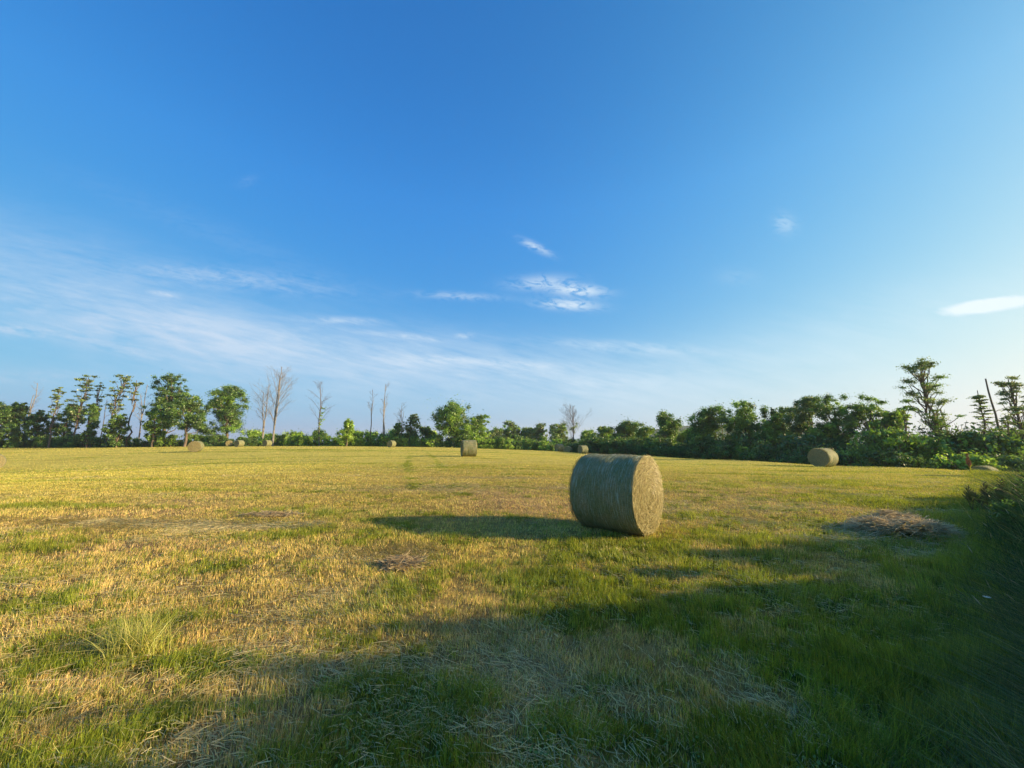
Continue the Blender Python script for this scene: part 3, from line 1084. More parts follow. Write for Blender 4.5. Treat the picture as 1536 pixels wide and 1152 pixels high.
def dense_tree(H, W, seed, cols, base=0.12, lobes=6, leaf=0.30, n_leaf=5200, droop=0.2, profile='round', clump=1.0):
    """Trunk and crown chunks of a broadleaf tree with a lumpy, gappy crown."""
    rs = np.random.default_rng(seed)
    trunk, crown = [], []
    cz0, cz1 = H * base, H
    lean = rs.normal(0, 0.03 * H, 2)
    topc = np.array([lean[0], lean[1], H * 0.8])
    trunk.append(limb(np.zeros(3), topc, 0.022 * H + 0.04, 0.006 * H, rs, 0.02, 8))
    cen = []
    for k in range(lobes):
        u = (k + 0.5) / lobes
        if profile == 'round':
            wr = math.sin(PI * min(1, 0.25 + 0.60 * u)) ** 0.6
        elif profile == 'cone':
            wr = 1.05 - 0.72 * u
        else:
            wr = 0.55 + 0.45 * math.sin(PI * u)
        zc = cz0 + (cz1 - cz0) * (0.10 + 0.78 * u)
        a = rs.uniform(0, 2 * PI)
        off = W * 0.5 * wr * rs.uniform(0.15, 0.6)
        cen.append((np.array([math.cos(a) * off, math.sin(a) * off, zc]), W * 0.5 * wr * rs.uniform(0.62, 0.85)))
    ncl = int(135 * clump)
    cls = []
    ph = rs.uniform(0, 9, 3)
    tries = 0
    while len(cls) < ncl and tries < 4000:
        tries += 1
        c, r = cen[rs.integers(len(cen))]
        d = rs.normal(0, 1, 3)
        d /= np.linalg.norm(d)
        p = c + d * r * np.array([1, 1, max(0.9, 0.55 * H * (1 - base) / (lobes * 0.5 * r))]) * rs.uniform(0.2, 1.12) ** 0.6
        # uneven outline: lumps and bites
        lump = float(vnoise(np.array(p[0] / W * 4 + ph[0]), np.array(p[2] / W * 4 + p[1] / W * 3 + ph[1]), seed % 97))
        if lump < 0.22:
            continue
        if p[2] < cz0 + 0.03 * H or p[2] > H * 0.965:
            continue
        hr = math.hypot(p[0], p[1])
        if hr > W * 0.52:
            continue
        cls.append((p, W * rs.uniform(0.045, 0.105) * (0.7 + 0.5 * lump)))
    for k in range(9):
        u = rs.uniform(0.72, 0.965)
        sp = W * 0.20 * (1.15 - u) / 0.43
        cls.append((np.array([lean[0] + rs.normal(0, sp), lean[1] + rs.normal(0, sp), H * u]), W * rs.uniform(0.05, 0.09)))
    wsum = sum(r * r for _, r in cls)
    for k, (p, cr) in enumerate(cls):
        n = int(n_leaf * 4.3 * cr * cr / wsum) + 3
        crown.append(leaves_in(p, cr, n, leaf, cols, rs, rs.uniform(0.65, 1.0), 0.25, droop))
        if k % 5 == 0:
            st = np.array([lean[0] * p[2] / H, lean[1] * p[2] / H, max(0.12 * H, p[2] * rs.uniform(0.45, 0.8))])
            st[2] = min(st[2], 0.78 * H)
            trunk.append(limb(st, p, 0.008 * H, 0.002 * H, rs, 0.05, 5, 0.04))
    # stray sprays outside the clumps
    ns = int(n_leaf * 0.10)
    c, r = cen[0]
    for k in range(10):
        c, r = cen[rs.integers(len(cen))]
        crown.append(leaves_in(c, r * 1.12, ns // 10, leaf * 0.9, cols, rs, 0.9, 0.7, droop))
    return trunk, crown


# ------------------------------------------------------------------ hay heap, clump and tuft
def heap(name, label, cat, x, y, rx, ry, h, n, seed, dark=0.0):
    t = thing(name, label, cat, (x, y, gz(x, y)))
    rs = np.random.default_rng(seed)
    nr, na = 18, 48
    RR, AA = np.meshgrid(np.linspace(0, 1, nr), np.linspace(0, 2 * PI, na, endpoint=False), indexing='ij')
    X, Y = RR * np.cos(AA) * rx * 0.85, RR * np.sin(AA) * ry * 0.85

    def top(X, Y):
        q = np.clip(1 - (X / rx) ** 2 - (Y / ry) ** 2, 0, 1)
        return h * q ** 0.45 * (0.05 + 1.75 * fbm(X * 2.9 + seed, Y * 3.6, seed, 3)) - 0.02
    V = np.stack([X, Y, top(X, Y)], -1).reshape(-1, 3)
    i = np.arange(nr - 1)[:, None] * na
    k = np.arange(na)[None]
    k2 = (k + 1) % na
    Fc = np.stack([i + k, i + na + k, i + na + k2, i + k2], -1).reshape(-1, 4)
    build('mound', [(V, Fc, np.repeat(np.array([[0.20, 0.17, 0.07]]) * (np.array([[0.5, 0.75, 0.5]]) if dark else 1.0) * (1 - dark * 0.5), len(Fc), 0))], M_STRAW, t, True)
    a = rs.uniform(0, 2 * PI, n)
    q = np.sqrt(rs.random(n)) * np.where(rs.random(n) < 0.3, rs.uniform(1, 1.7, n), 1.0)
    x0, y0 = q * np.cos(a) * rx, q * np.sin(a) * ry
    z0 = np.maximum(top(x0, y0), 0.0) + rs.uniform(0.0, 0.05, n)
    L = rs.uniform(0.08, 0.38, n)
    hd = rs.normal(0.15, 0.95, n) + 1.2 * (fbm(x0 * 2, y0 * 2, seed + 5, 2) - 0.5)
    cv = rs.normal(0, 0.35, n)
    w = rs.uniform(0.003, 0.008, n)
    V = np.zeros((n, 6, 3))
    tilt = rs.normal(0, 0.26, n)
    for s in range(3):
        u = s / 2 - 0.5
        aa = hd + cv * u
        px, py = x0 + np.cos(aa) * L * u, y0 + np.sin(aa) * L * u
        pz = z0 + tilt * L * u + 0.03 * (0.25 - u * u)
        V[:, 2 * s] = np.stack([px + np.sin(aa) * w / 2, py - np.cos(aa) * w / 2, pz], -1)
        V[:, 2 * s + 1] = np.stack([px - np.sin(aa) * w / 2, py + np.cos(aa) * w / 2, pz + w * .6], -1)
    off = (np.arange(n) * 6)[:, None]
    qd = np.concatenate([off + np.array([[0, 1, 3, 2]]), off + np.array([[2, 3, 5, 4]])])
    c = mixc(np.repeat(np.array((0.74, 0.58, 0.32))[None], n, 0), np.array((0.24, 0.17, 0.08)), np.clip(rs.normal(0.4 + dark, 0.4, n), 0, 1))
    build('straw', [(V.reshape(-1, 3), qd, np.tile(c, (2, 1)))], M_STRAW, t)
    return t


hx, hy = gp(1345, 808)
heap('hay_heap', 'low brown heap of raked loose hay at the edge of the shade on the right', 'hay heap', hx + 0.42, hy + 0.34, 0.74, 0.58, 0.24, 4600, 3)
cx_, cy_ = gp(603, 850)
heap('hay_clump', 'small dark clump of matted hay below the foreground bale\'s shadow', 'hay clump', cx_, cy_, 0.25, 0.17, 0.085, 420, 8, 0.5)
cx_, cy_ = gp(405, 774)
heap('hay_clump', 'thin flat greenish wisp of hay left of the foreground bale\'s shadow tip', 'hay clump', cx_, cy_, 0.55, 0.16, 0.035, 420, 12, 0.3)


def tuft():
    x, y = gp(200, 985)
    t = thing('grass_tuft', 'yellow-green tuft of long splayed grass at the lower left', 'grass tuft', (x, y, gz(x, y)))
    n = 420
    b = rng.normal(0, 0.05, (n, 3))
    b[:, 0] *= 2.0
    b[:, 2] = 0
    az = np.where(rng.random(n) < 0.75, rng.normal(2.5, 0.55, n), rng.uniform(-0.6, 0.6, n))
    c = mixc(np.repeat(np.array((0.42, 0.46, 0.06))[None], n, 0), np.array((0.66, 0.56, 0.18)), np.clip(rng.normal(0.4, 0.4, n), 0, 1))
    r = blades(b, rng.uniform(0.14, 0.32, n), rng.uniform(0.004, 0.008, n), np.abs(rng.normal(1.3, 0.7, n)), az, c, 3, 0.35)
    me = make_mesh2('blades', blade_chunks(r))
    link('blades', me, M_GRASS, t)


tuft()


def dock(px, py, D, h, label, colr, seed, th=1.0):
    """Upright dock stem with seed spikes and a few leaves."""
    a, e = ae(px, py)
    x, y = a * D, D
    t = thing('dock_plant', label, 'weed', (x, y, gz(x, y)))
    r_ = random.Random(seed)
    st, sd, lf = [], [], []
    for k in range(3):
        lx, ly = r_.uniform(-.12, .12) * (k > 0), r_.uniform(-.1, .1) * (k > 0)
        hh = h * (1 if k == 0 else r_.uniform(.6, .8))
        us = np.linspace(0, 1, 7)
        P = np.stack([lx * us * 1.5, ly * us, hh * us], -1)
        st.append(tube(P, np.linspace(0.009, 0.004, 7), 5, (0.20, 0.13, 0.06)))
        m = 26
        for j in range(m):
            u = 0.45 + 0.55 * j / m
            p = np.array([lx * u * 1.5, ly * u, hh * u])
            L = 0.14 * (1.15 - u) + 0.02
            aa = r_.uniform(0, 2 * PI)
            q = p + np.array([math.cos(aa) * L, math.sin(aa) * L, L * 1.3])
            sd.append(tube(np.stack([p, (p + q) / 2, q]), (0.012 * th, 0.024 * th, 0.006 * th), 4, colr))
    n = 16
    b = np.zeros((n, 3))
    b[:, 2] = rng.uniform(0, 0.3 * h, n)
    rr = blades(b, rng.uniform(0.15, 0.3, n), rng.uniform(0.04, 0.07, n) * th, rng.uniform(0.6, 1.2, n), rng.uniform(0, 6.28, n), np.repeat(np.array([[0.15, 0.17, 0.04]]), n, 0), 3)
    build('stem', st, M_STRAW, t)
    build('seed_spike', sd, M_STRAW, t)
    link('leaves', make_mesh2('leaves', blade_chunks(rr)), M_LEAF, t)


dock(1455, 706, 21, 1.05, 'rust-brown dock in seed on the field crest near the leaning dead pole', (0.34, 0.14, 0.06), 2)


for (px_, D_, h_, lb_, c_, sd_) in (
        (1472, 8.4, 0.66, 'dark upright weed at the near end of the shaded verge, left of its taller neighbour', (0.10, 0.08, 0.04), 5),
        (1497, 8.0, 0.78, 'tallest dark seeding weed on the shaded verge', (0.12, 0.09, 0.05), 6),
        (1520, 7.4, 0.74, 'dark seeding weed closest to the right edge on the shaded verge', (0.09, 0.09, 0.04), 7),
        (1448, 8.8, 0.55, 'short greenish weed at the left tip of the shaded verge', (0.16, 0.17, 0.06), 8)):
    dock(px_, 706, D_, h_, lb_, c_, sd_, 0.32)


for k_, (x_, y_, h_, w_, lb_) in enumerate((
        (8.5, 6.2, 0.62, 1.1, 'low leafy dark weed bush at the tip of the shaded verge beside the hay heap'),
        (9.9, 7.0, 0.80, 1.3, 'leafy dark weed bush in the middle of the shaded verge'),
        (11.3, 7.9, 0.95, 1.5, 'tallest leafy weed bush of the shaded verge, farthest back'),
        (8.0, 5.3, 0.80, 1.2, 'leafy dark weed bush at the right edge of the shaded verge, above the wildflower'))):
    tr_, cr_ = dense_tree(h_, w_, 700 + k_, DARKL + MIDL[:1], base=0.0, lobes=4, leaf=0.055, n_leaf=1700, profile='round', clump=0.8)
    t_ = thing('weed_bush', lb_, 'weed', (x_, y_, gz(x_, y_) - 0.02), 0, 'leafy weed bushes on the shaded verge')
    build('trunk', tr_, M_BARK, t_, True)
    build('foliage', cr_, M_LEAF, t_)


def daisy(x, y, h, label, seed):
    t = thing('wildflower', label, 'wildflower', (x, y, gz(x, y)))
    us = np.linspace(0, 1, 6)
    P = np.stack([-0.12 * us ** 2, 0.05 * us ** 2, h * us], -1)
    build('stem', [tube(P, np.linspace(0.003, 0.0016, 6), 4, (0.12, 0.2, 0.05))], M_GRASS, t)
    ch = []
    for k in range(9):
        a = k / 9 * 2 * PI
        c = P[-1] + np.array([0, 0, 0.004])
        d = np.array([math.cos(a), math.sin(a), 0.35]) * 0.018
        s = np.array([-math.sin(a), math.cos(a), 0]) * 0.0045
        ch.append((np.stack([c + d * .2 - s * .4, c + d * .2 + s * .4, c + d + s, c + d - s]), np.array([[0, 1, 2, 3]]), np.array([[0.72, 0.74, 0.66]])))
    build('flower_head', ch, M_GRASS, t)


x_, y_ = gp(1490, 985)
daisy(3.15, 2.5, 0.60, 'small white wildflower above the shaded verge at the lower right', 1)


def sparse_tree(H, W, seed, cols, base=0.35, n_cl=22, leaf=0.28, n_leaf=2200, flat=0.42, lean=(0, 0), wob=0.05, cone=False, crook=1.0):
    """Open tree: a crooked trunk, ascending limbs, flat separate sprays of leaves."""
    rs = np.random.default_rng(seed)
    n_cl = int(n_cl * 1.4)
    n_leaf = int(n_leaf * 1.25)
    n = 10
    us = np.linspace(0, 1, n)
    P = np.stack([lean[0] * us + rs.normal(0, wob * H * 0.35, n) * crook * np.sin(us * PI), lean[1] * us + rs.normal(0, wob * H * 0.35, n) * np.sin(us * PI), us * H * 0.93], -1)
    trunk = [tube(P, np.linspace(0.011 * H + 0.02, 0.003 * H, n), 6)]
    crown = []
    for k in range(n_cl):
        u = base + (1 - base) * (k + rs.random()) / n_cl
        u = min(u, 0.99)
        s = np.array([np.interp(u, us, P[:, j]) for j in range(3)])
        s[2] = min(u, 0.92) * H * 0.93
        w = W * 0.5 * ((1.1 - 0.95 * (u - base) / (1 - base)) if cone else (0.55 + 0.45 * math.sin(PI * (u - base) / (1 - base))))
        a = k * 2.4 + rs.uniform(-0.5, 0.5)
        reach = w * rs.uniform(0.3, 0.95)
        e = s + np.array([math.cos(a) * reach, math.sin(a) * reach, H * rs.uniform(0.02, 0.09) * (0.3 if cone else 1)])
        e[2] = min(e[2], H * 0.985)
        st = s - np.array([0, 0, min(0.10 * H, s[2] * 0.2)]) * (0.15 if cone else 1)
        trunk.append(limb(st, e, 0.0042 * H, 0.0014 * H, rs, 0.05, 5))
        cr = W * rs.uniform(0.09, 0.17)
        crown.append(leaves_in(e, cr, int(n_leaf / n_cl * rs.uniform(0.6, 1.4)), leaf, cols, rs, flat, 0.15, 0.15))
        if rs.random() < 0.6:
            e2 = s * 0.4 + e * 0.6
            e2 = e2 + rs.normal(0, 0.03 * W, 3)
            crown.append(leaves_in(e2, cr * 0.7, int(n_leaf / n_cl * 0.4), leaf, cols, rs, flat, 0.15, 0.15))
    return trunk, crown


def dead_tree(H, W, seed, stems=1, depth=3, twigs=True, straight=1.0, thick=1.0, bare_below=0.3, nb=9):
    rs = np.random.default_rng(seed)
    ch = []

    def grow(p, d, L, r, lev):
        n = 6
        us = np.linspace(0, 1, n)[:, None]
        bend = rs.normal(0, 0.10, 3) * (1 if lev else 0.15)
        P = p[None] + d[None] * L * us + bend[None] * L * us ** 2 + rs.normal(0, 0.012 * L, (n, 3)) * us
        ch.append(tube(P, np.maximum(np.linspace(r, r * 0.3, n), 0.007), 5 if lev == 0 else 3))
        if lev >= depth:
            return
        m = nb if lev == 0 else 6
        for k in range(m):
            u = (bare_below if lev == 0 else 0.2) + (1 - (bare_below if lev == 0 else 0.2)) * (k + rs.random()) / m * 0.97
            q = np.array([np.interp(u, us[:, 0], P[:, j]) for j in range(3)])
            a = rs.uniform(0, 2 * PI)
            up = rs.uniform(0.45, 1.0)
            o = np.array([math.cos(a), math.sin(a), 0]) * rs.uniform(0.35, 0.65)
            dd = d * up + o
            dd /= np.linalg.norm(dd)
            if lev == 0:
                LL = W * 0.5 * rs.uniform(0.6, 1.15) / max(0.3, math.hypot(dd[0], dd[1])) * (1.15 - 0.6 * u)
                LL = min(LL, H * (1 - u) * 1.0 + 0.3)
            else:
                LL = L * rs.uniform(0.3, 0.6) * (1 - 0.4 * u)
            grow(q, dd, LL, r * (1 - 0.65 * u) * 0.42, lev + 1)

    for s in range(stems):
        off = np.array([rs.normal(0, 0.25), rs.normal(0, 0.25), 0]) * (s > 0)
        d = np.array([rs.normal(0, 0.02), rs.normal(0, 0.02), 1.0])
        grow(off, d / np.linalg.norm(d), H * (1 if s == 0 else rs.uniform(0.7, 0.9)), 0.011 * H * thick, 0)
    return ch


def place(px, py_top, D):
    a, e = ae(px, py_top)
    x = a * D
    z = gz(x, D) - 0.05
    return x, D, z, CAMZ + e * D - z


def wpx(w, px, D):
    """Crown width in metres for a width in pixels; off-axis crowns are drawn wider."""
    a = (px - 768) / 565.0
    return w / 565.0 * D / math.sqrt(1 + 0.75 * a * a)


LANDMARKS = []


def add_tree(px, top, w, D, label, kind='dense', cols=MIDL, cat='tree', group=None, bark=None, name=None, mark=None, **kw):
    x, y, z, H = place(px, top, D)
    W = wpx(w, px, D)
    seed = kw.pop('seed', int(px * 7 + top))
    if kind == 'dense':
        kw.setdefault('leaf', 0.0034 * D + 0.03)
        W *= 1.15
        tr, cr = dense_tree(H, W, seed, cols, **kw)
    elif kind == 'sparse':
        kw.setdefault('leaf', 0.0040 * D + 0.03)
        W *= 1.3
        tr, cr = sparse_tree(H, W, seed, cols, **kw)
    else:
        ivy = kw.pop('ivy', 0)
        tr, cr = dead_tree(H, W * 1.5, seed, **kw), []
        if ivy:
            rs = np.random.default_rng(seed + 1)
            for k in range(16):
                zz = H * rs.uniform(0.12, ivy)
                rr = rs.uniform(0, W * 0.35) * (zz / H + 0.2)
                a = rs.uniform(0, 6.28)
                cr.append(leaves_in(np.array([math.cos(a) * rr, math.sin(a) * rr, zz]), W * 0.10 + 0.1, 42, 0.0034 * D, cols, rs, 0.6, 0.1))
    nm = name or {'dense': 'broadleaf_tree', 'sparse': 'open_crowned_tree', 'dead': 'dead_tree'}[kind]
    t = thing(nm, label, cat, (x, y, z), 0, group)
    build('trunk', tr, bark or (M_DEAD if kind == 'dead' else M_BARK), t, True)
    if cr:
        build('crown' if kind != 'dead' else 'leaves', cr, M_LEAF, t)
    if mark:
        LANDMARKS.append((px, mark))
    return t


T = add_tree
GL = 'trees along the far left field edge'
GM = 'trees along the far middle field edge'
GR_ = 'trees along the right field edge'
# --- left group
T(4, 598, 62, 80, 'dark low-crowned tree cut by the left edge of the photo', cols=DARKL, group=GL, base=0.02, profile='col', n_leaf=4200, mark='dark tree at the photo edge')
T(33, 601, 44, 82, 'dark dense tree standing left of the small bare grey tree at far left', cols=DARKL, group=GL, base=0.02, profile='col')
T(62, 614, 40, 84, 'low dark tree right of the small bare grey tree at far left', cols=DARKL, group=GL, base=0.02)
T(54, 574, 24, 88, 'small bare grey tree rising above the dark trees at far left', 'dead', group=GL, nb=7, stems=2, mark='bare grey tree at far left')
T(90, 576, 22, 80, 'leftmost of the five tall feathery trees, thin with a flat tuft on top', 'sparse', GREYL, group=GL, n_cl=15, n_leaf=1300, base=0.4, mark='leftmost feathery tree')
T(104, 606, 52, 86, 'dark rounded tree filling the gap under the two leftmost feathery trees', cols=DARKL, group=GL, base=0.02)
T(128, 558, 34, 82, 'second feathery tree from the left, tall with layered airy sprays', 'sparse', GREYL, group=GL, n_cl=24, n_leaf=2400, base=0.3, lean=(1.0, 0), mark='second feathery tree')
T(141, 603, 30, 79, 'dark upright tree tucked between the second and third feathery trees', cols=DARKL, group=GL, base=0.05, profile='cone', n_leaf=3400)
T(152, 569, 16, 83, 'third feathery tree from the left, slim with few leaves and a bent trunk', 'sparse', GREYL, group=GL, n_cl=11, n_leaf=700, base=0.5, wob=0.09)
T(176, 557, 31, 82, 'fourth feathery tree from the left, its trunk forking low and leaning right', 'sparse', GREYL, group=GL, n_cl=20, n_leaf=1900, base=0.42, lean=(2.0, 0), wob=0.06, mark='fourth feathery tree')
T(160, 600, 12, 84, 'thin bare stem leaning between the third and fourth feathery trees', 'dead', group=GL, nb=4, bark=M_DEADD)
T(182, 620, 38, 79, 'small dark bushy tree under the fourth feathery tree', cols=DARKL, group=GL, base=0.02, n_leaf=4000)
T(206, 563, 17, 82, 'rightmost feathery tree, a snaking bare trunk with a tuft of leaves at the top', 'sparse', GREYL, group=GL, n_cl=10, n_leaf=800, base=0.62, wob=0.10, mark='rightmost feathery tree')
T(220, 577, 22, 84, 'thin bare reddish-grey tree left of the tallest dark tree', 'dead', group=GL, nb=7, stems=2)
T(236, 611, 34, 80, 'mid-green low tree at the left foot of the tallest dark tree', cols=MIDL, group=GL, base=0.03)
T(257, 558, 58, 86, 'tallest dark-green tree of the left group, with an uneven high crown', cols=DARKL, group=GL, base=0.22, n_leaf=6500, lobes=6, clump=1.1, mark='tallest dark tree')
T(287, 588, 54, 80, 'dark round-headed tree on bare stems leaning on the tallest dark tree\'s right side', cols=DARKL, group=GL, base=0.30, n_leaf=5200)
T(349, 577, 72, 94, 'lone round-crowned dark-green tree leafy to the ground, right of the tallest dark tree', cols=DARKL + MIDL[:1], group=GL, base=0.05, n_leaf=8500, lobes=7, clump=1.3, mark='lone round-crowned tree')
# --- bare trees and scrub
T(402, 577, 30, 88, 'shorter and left one of the pair of tall bare grey trees', 'dead', group=GM, nb=12, stems=2)
T(419, 551, 50, 86, 'taller and right one of the pair of tall bare grey trees, fan-shaped', 'dead', group=GM, nb=16, stems=2, bark=M_DEAD, mark='pair of bare grey trees')
T(486, 570, 27, 86, 'single bare tree with leaves on its lower half, left of the two thin trunks', 'dead', MIDL, group=GM, nb=15, ivy=0.62, bark=M_DEADD, mark='half-leafed bare tree')
T(522, 628, 28, 84, 'small bright green bushy tree left of the two thin bare trunks', cols=LIGHTL, group=GM, base=0.02, n_leaf=3000, profile='cone')
T(559, 581, 14, 88, 'left one of the two thin bare trunks, a single dark pole with short twigs', 'dead', group=GM, nb=8, bark=M_DEADD, bare_below=0.5, mark='two thin bare trunks')
T(579, 574, 15, 88, 'right one of the two thin bare trunks, pale and forked, green at its foot', 'dead', MIDL, group=GM, nb=7, stems=2, ivy=0.22, bare_below=0.45)
T(604, 605, 16, 88, 'low broken bare tree beside a dark vine-covered stump', 'dead', group=GM, nb=5, stems=3, bark=M_DEADD)
T(597, 633, 16, 87, 'dark vine-covered stump right of the two thin bare trunks', cols=DARKL, group=GM, base=0.02, n_leaf=1800, profile='col')
T(617, 619, 24, 90, 'small airy green tree between the vine-covered stump and the big round tree', cols=GREYL, group=GM, base=0.05, n_leaf=1900)
T(641, 639, 24, 92, 'low dark tree at the left foot of the big round tree at field centre', cols=DARKL, group=GM, base=0.02, n_leaf=2200)
T(683, 603, 66, 88, 'big round dark-green tree at the middle of the field edge', cols=DARKL + MIDL, group=GM, base=0.04, n_leaf=9000, lobes=8, clump=1.4, mark='big round tree at field centre')
T(716, 621, 34, 90, 'lower right shoulder tree of the big round tree at field centre', cols=MIDL, group=GM, base=0.03, n_leaf=3800)
# --- far middle
mid = [(744, 643, 34, 118, 'low grey-green tree just right of the big round tree at field centre'),
       (763, 631, 30, 120, 'tallest of the far small trees right of the big round tree'),
       (787, 641, 30, 120, 'far small tree left of the pale-green pointed one, below the small clouds'),
       (807, 634, 26, 116, 'far pointed small tree halfway between the big round tree and the half-dead tree'),
       (838, 634, 38, 112, 'far wide grey-green tree at the left of the half-dead tree')]
for (px, tp, w, D, lb) in mid:
    T(px, tp, w, D, lb, cols=GREYL + MIDL[:1], group=GM, base=0.02, n_leaf=3200, mark='far small trees' if px == 787 else None)
T(860, 608, 38, 84, 'half-dead tree with thin bare top branches and sparse leaves, above the foreground bale', 'dead', GREYL, group=GM, nb=16, stems=2, ivy=0.7, bark=M_DEADD, mark='half-dead tree')
T(884, 645, 32, 92, 'low green tree right of the half-dead tree', cols=MIDL, group=GM, base=0.02, n_leaf=3000)
# --- right tree line
rt = [(905, 640, 34, 84, 'low pointed tree between the half-dead tree and the first dark right-hand tree', MIDL, 'cone', 'pointed low tree right of the half-dead tree'),
      (937, 632, 42, 76, 'first dark round tree of the right-hand line, above the foreground bale\'s top', DARKL, 'round', 'first dark tree of the right line'),
      (968, 641, 34, 74, 'low brownish-green tree between the first and second dark trees of the right-hand line', MIDL, 'round', None),
      (998, 617, 48, 64, 'second dark tree of the right-hand line, pointed, sunlit on its right side', DARKL + MIDL[:1], 'cone2', 'second dark tree of the right line'),
      (1028, 646, 34, 70, 'low light-green tree in the dip before the distant hill', MIDL, 'round', None),
      (1060, 610, 54, 56, 'third tall tree of the right-hand line, round, just left of the thin bare sapling', DARKL + MIDL[:1], 'round', 'third tall tree of the right line'),
      (1116, 599, 50, 52, 'fourth tall tree of the right-hand line, high narrow crown, right of the thin bare sapling', MIDL + DARKL[:1], 'col', 'fourth tall tree of the right line'),
      (1142, 632, 40, 50, 'lower tree in the notch right of the fourth tall tree', MIDL, 'round', None),
      (1169, 607, 50, 50, 'fifth tall tree of the right-hand line, domed, lower than its right neighbour', MIDL + DARKL[:1], 'round', 'fifth tall tree of the right line'),
      (1210, 592, 50, 47, 'tall twiggy-topped tree against the left side of the widest tree above the shaded bale', GREYL + DARKL[:1], 'round', None),
      (1246, 587, 58, 44, 'widest and tallest leafy tree right above the shaded bale', MIDL + DARKL, 'round', 'widest leafy tree above the shaded bale'),
      (1299, 590, 54, 42, 'tall leafy tree right of the widest one, with a rounded twin top', MIDL + DARKL[:1], 'round', 'leafy tree with the rounded twin top'),
      (1333, 611, 46, 40, 'sloping-topped tree left of the tallest airy tree', MIDL + DARKL[:1], 'round', None)]
for (px, tp, w, D, lb, cl, pf, mk) in rt:
    T(px, tp, w * 1.32, D, lb, cols=cl, group=GR_, base=0.02, n_leaf=10500 if tp < 615 else 6500, profile='cone' if pf == 'cone2' else pf, lobes=7, clump=1.3, mark=mk)
T(1086, 609, 12, 56, 'thin bare sapling between the third and fourth tall trees of the right-hand line', 'dead', group=GR_, nb=5, stems=2)
T(1353, 600, 26, 38, 'small airy yellowish-green tree at the left of the tallest airy tree', 'sparse', LIGHTL, group=GR_, n_cl=16, n_leaf=1500, base=0.35)
T(1388, 527, 66, 36, 'tallest airy tree on the right with an open pyramid crown and visible dark trunk', 'sparse', GREYL + MIDL[:1], group=GR_, n_cl=46, n_leaf=8500, base=0.30, flat=0.42, lean=(-0.9, 0), wob=0.03, leaf=0.145, mark='tallest airy tree')
T(1404, 613, 20, 37, 'slim airy sapling right of the tallest airy tree\'s trunk', 'sparse', LIGHTL, group=GR_, n_cl=12, n_leaf=1000, base=0.3)
T(1422, 614, 6, 38, 'short broken snag between the tallest airy tree and the layered tree', 'dead', group=GR_, nb=3, bark=M_DEADD, thick=2.2, depth=1, bare_below=0.75)
T(1464, 575, 42, 36, 'layered flat-branched tree left of the leaning dead pole', 'sparse', GREYL + LIGHTL[:1], group=GR_, n_cl=34, n_leaf=4800, base=0.30, flat=0.16, cone=True, wob=0.01, leaf=0.15, mark='layered tree')
T(1523, 557, 50, 33, 'airy tree at the right edge of the photo beyond the leaning dead pole', 'sparse', GREYL, group=GR_, n_cl=30, n_leaf=5000, base=0.42, flat=0.4, lean=(-0.8, 0), leaf=0.14, mark='airy tree at the right edge')
T(1506, 613, 22, 35, 'small thin tree between the leaning dead pole and the right-edge airy tree', 'sparse', GREYL, group=GR_, n_cl=8, n_leaf=500, base=0.6)


def leaning_pole():
    D = 35.5
    xb, yb, zb = pt(1506, 668, D)
    xt, yt, zt = pt(1478, 568, D)
    g = gz(xb, yb)
    dx = (xt - xb) / (zt - zb)
    xb -= dx * (zb - g)
    t = thing('dead_pole', 'leaning bare dead trunk like a pole near the right edge of the photo', 'dead tree', (xb, yb, g - 0.1))
    h = zt - g + 0.1
    us = np.linspace(0, 1, 10)
    rs = np.random.default_rng(4)
    P = np.stack([dx * h * us + rs.normal(0, 0.025, 10), rs.normal(0, 0.02, 10), h * us], -1)
    ch = [tube(P, np.linspace(0.12, 0.055, 10), 8)]
    build('trunk', ch, M_DEADD, t, True)
    st = []
    for u, L, a in ((0.70, 1.1, 0.2), (0.93, 0.25, 1.2), (0.60, 0.4, 3.0)):
        s = np.array([np.interp(u, us, P[:, j]) for j in range(3)])
        st.append(limb(s, s + np.array([math.cos(a) * L, math.sin(a) * L * 0.5, L * 0.15]), 0.035, 0.012, rs))
    for s_ in st:
        build('branch_stub', [s_], M_DEADD, t, True)


leaning_pole()
LANDMARKS.append((1492, 'leaning dead pole'))

# --- trees further round to the right, outside the frame; their shade falls into the picture
for (x, y, h, w, k) in ((66, 22, 11, 9, 0), (52, 15.2, 11.5, 3.8, 1), (60, 40, 9, 9, 2)):
    tr, cr = dense_tree(h, w, 900 + k, MIDL, base=0.05, n_leaf=4500, leaf=0.3)
    t = thing('broadleaf_tree', ['wide tree beyond the right edge of the photo in line with the field crest', 'tall narrow tree right of the photo whose shadow crosses the far field',
                                 'dark tree beyond the right edge behind the airy trees'][k], 'tree', (x, y, gz(x, y)), 0, 'trees past the right edge')
    build('trunk', tr, M_BARK, t, True)
    build('crown', cr, M_LEAF, t)
hedge = [(14.5, 4.9, 2.3, 1.8), (15.2, 4.5, 3.1, 2.4), (13.8, 3.8, 3.1, 2.4), (14.8, 3.0, 4.0, 2.2), (13.2, 1.9, 4.1, 2.4), (14.4, 0.9, 5.0, 2.8), (13.0, 0.2, 4.7, 2.8), (12.4, 1.3, 3.9, 2.2), (12.2, 2.6, 3.2, 2.2), (14.0, -1.4, 5.4, 3.2), (13.5, -3.4, 6.2, 4.2), (15, -6.5, 7, 5.0), (17.5, 2.0, 4.2, 2.8), (18, -1, 6.2, 3.2), (18.5, 7.0, 2.9, 2.6), (21.5, 8.6, 3.4, 3.0), (17.0, 0.3, 5.9, 1.8)]
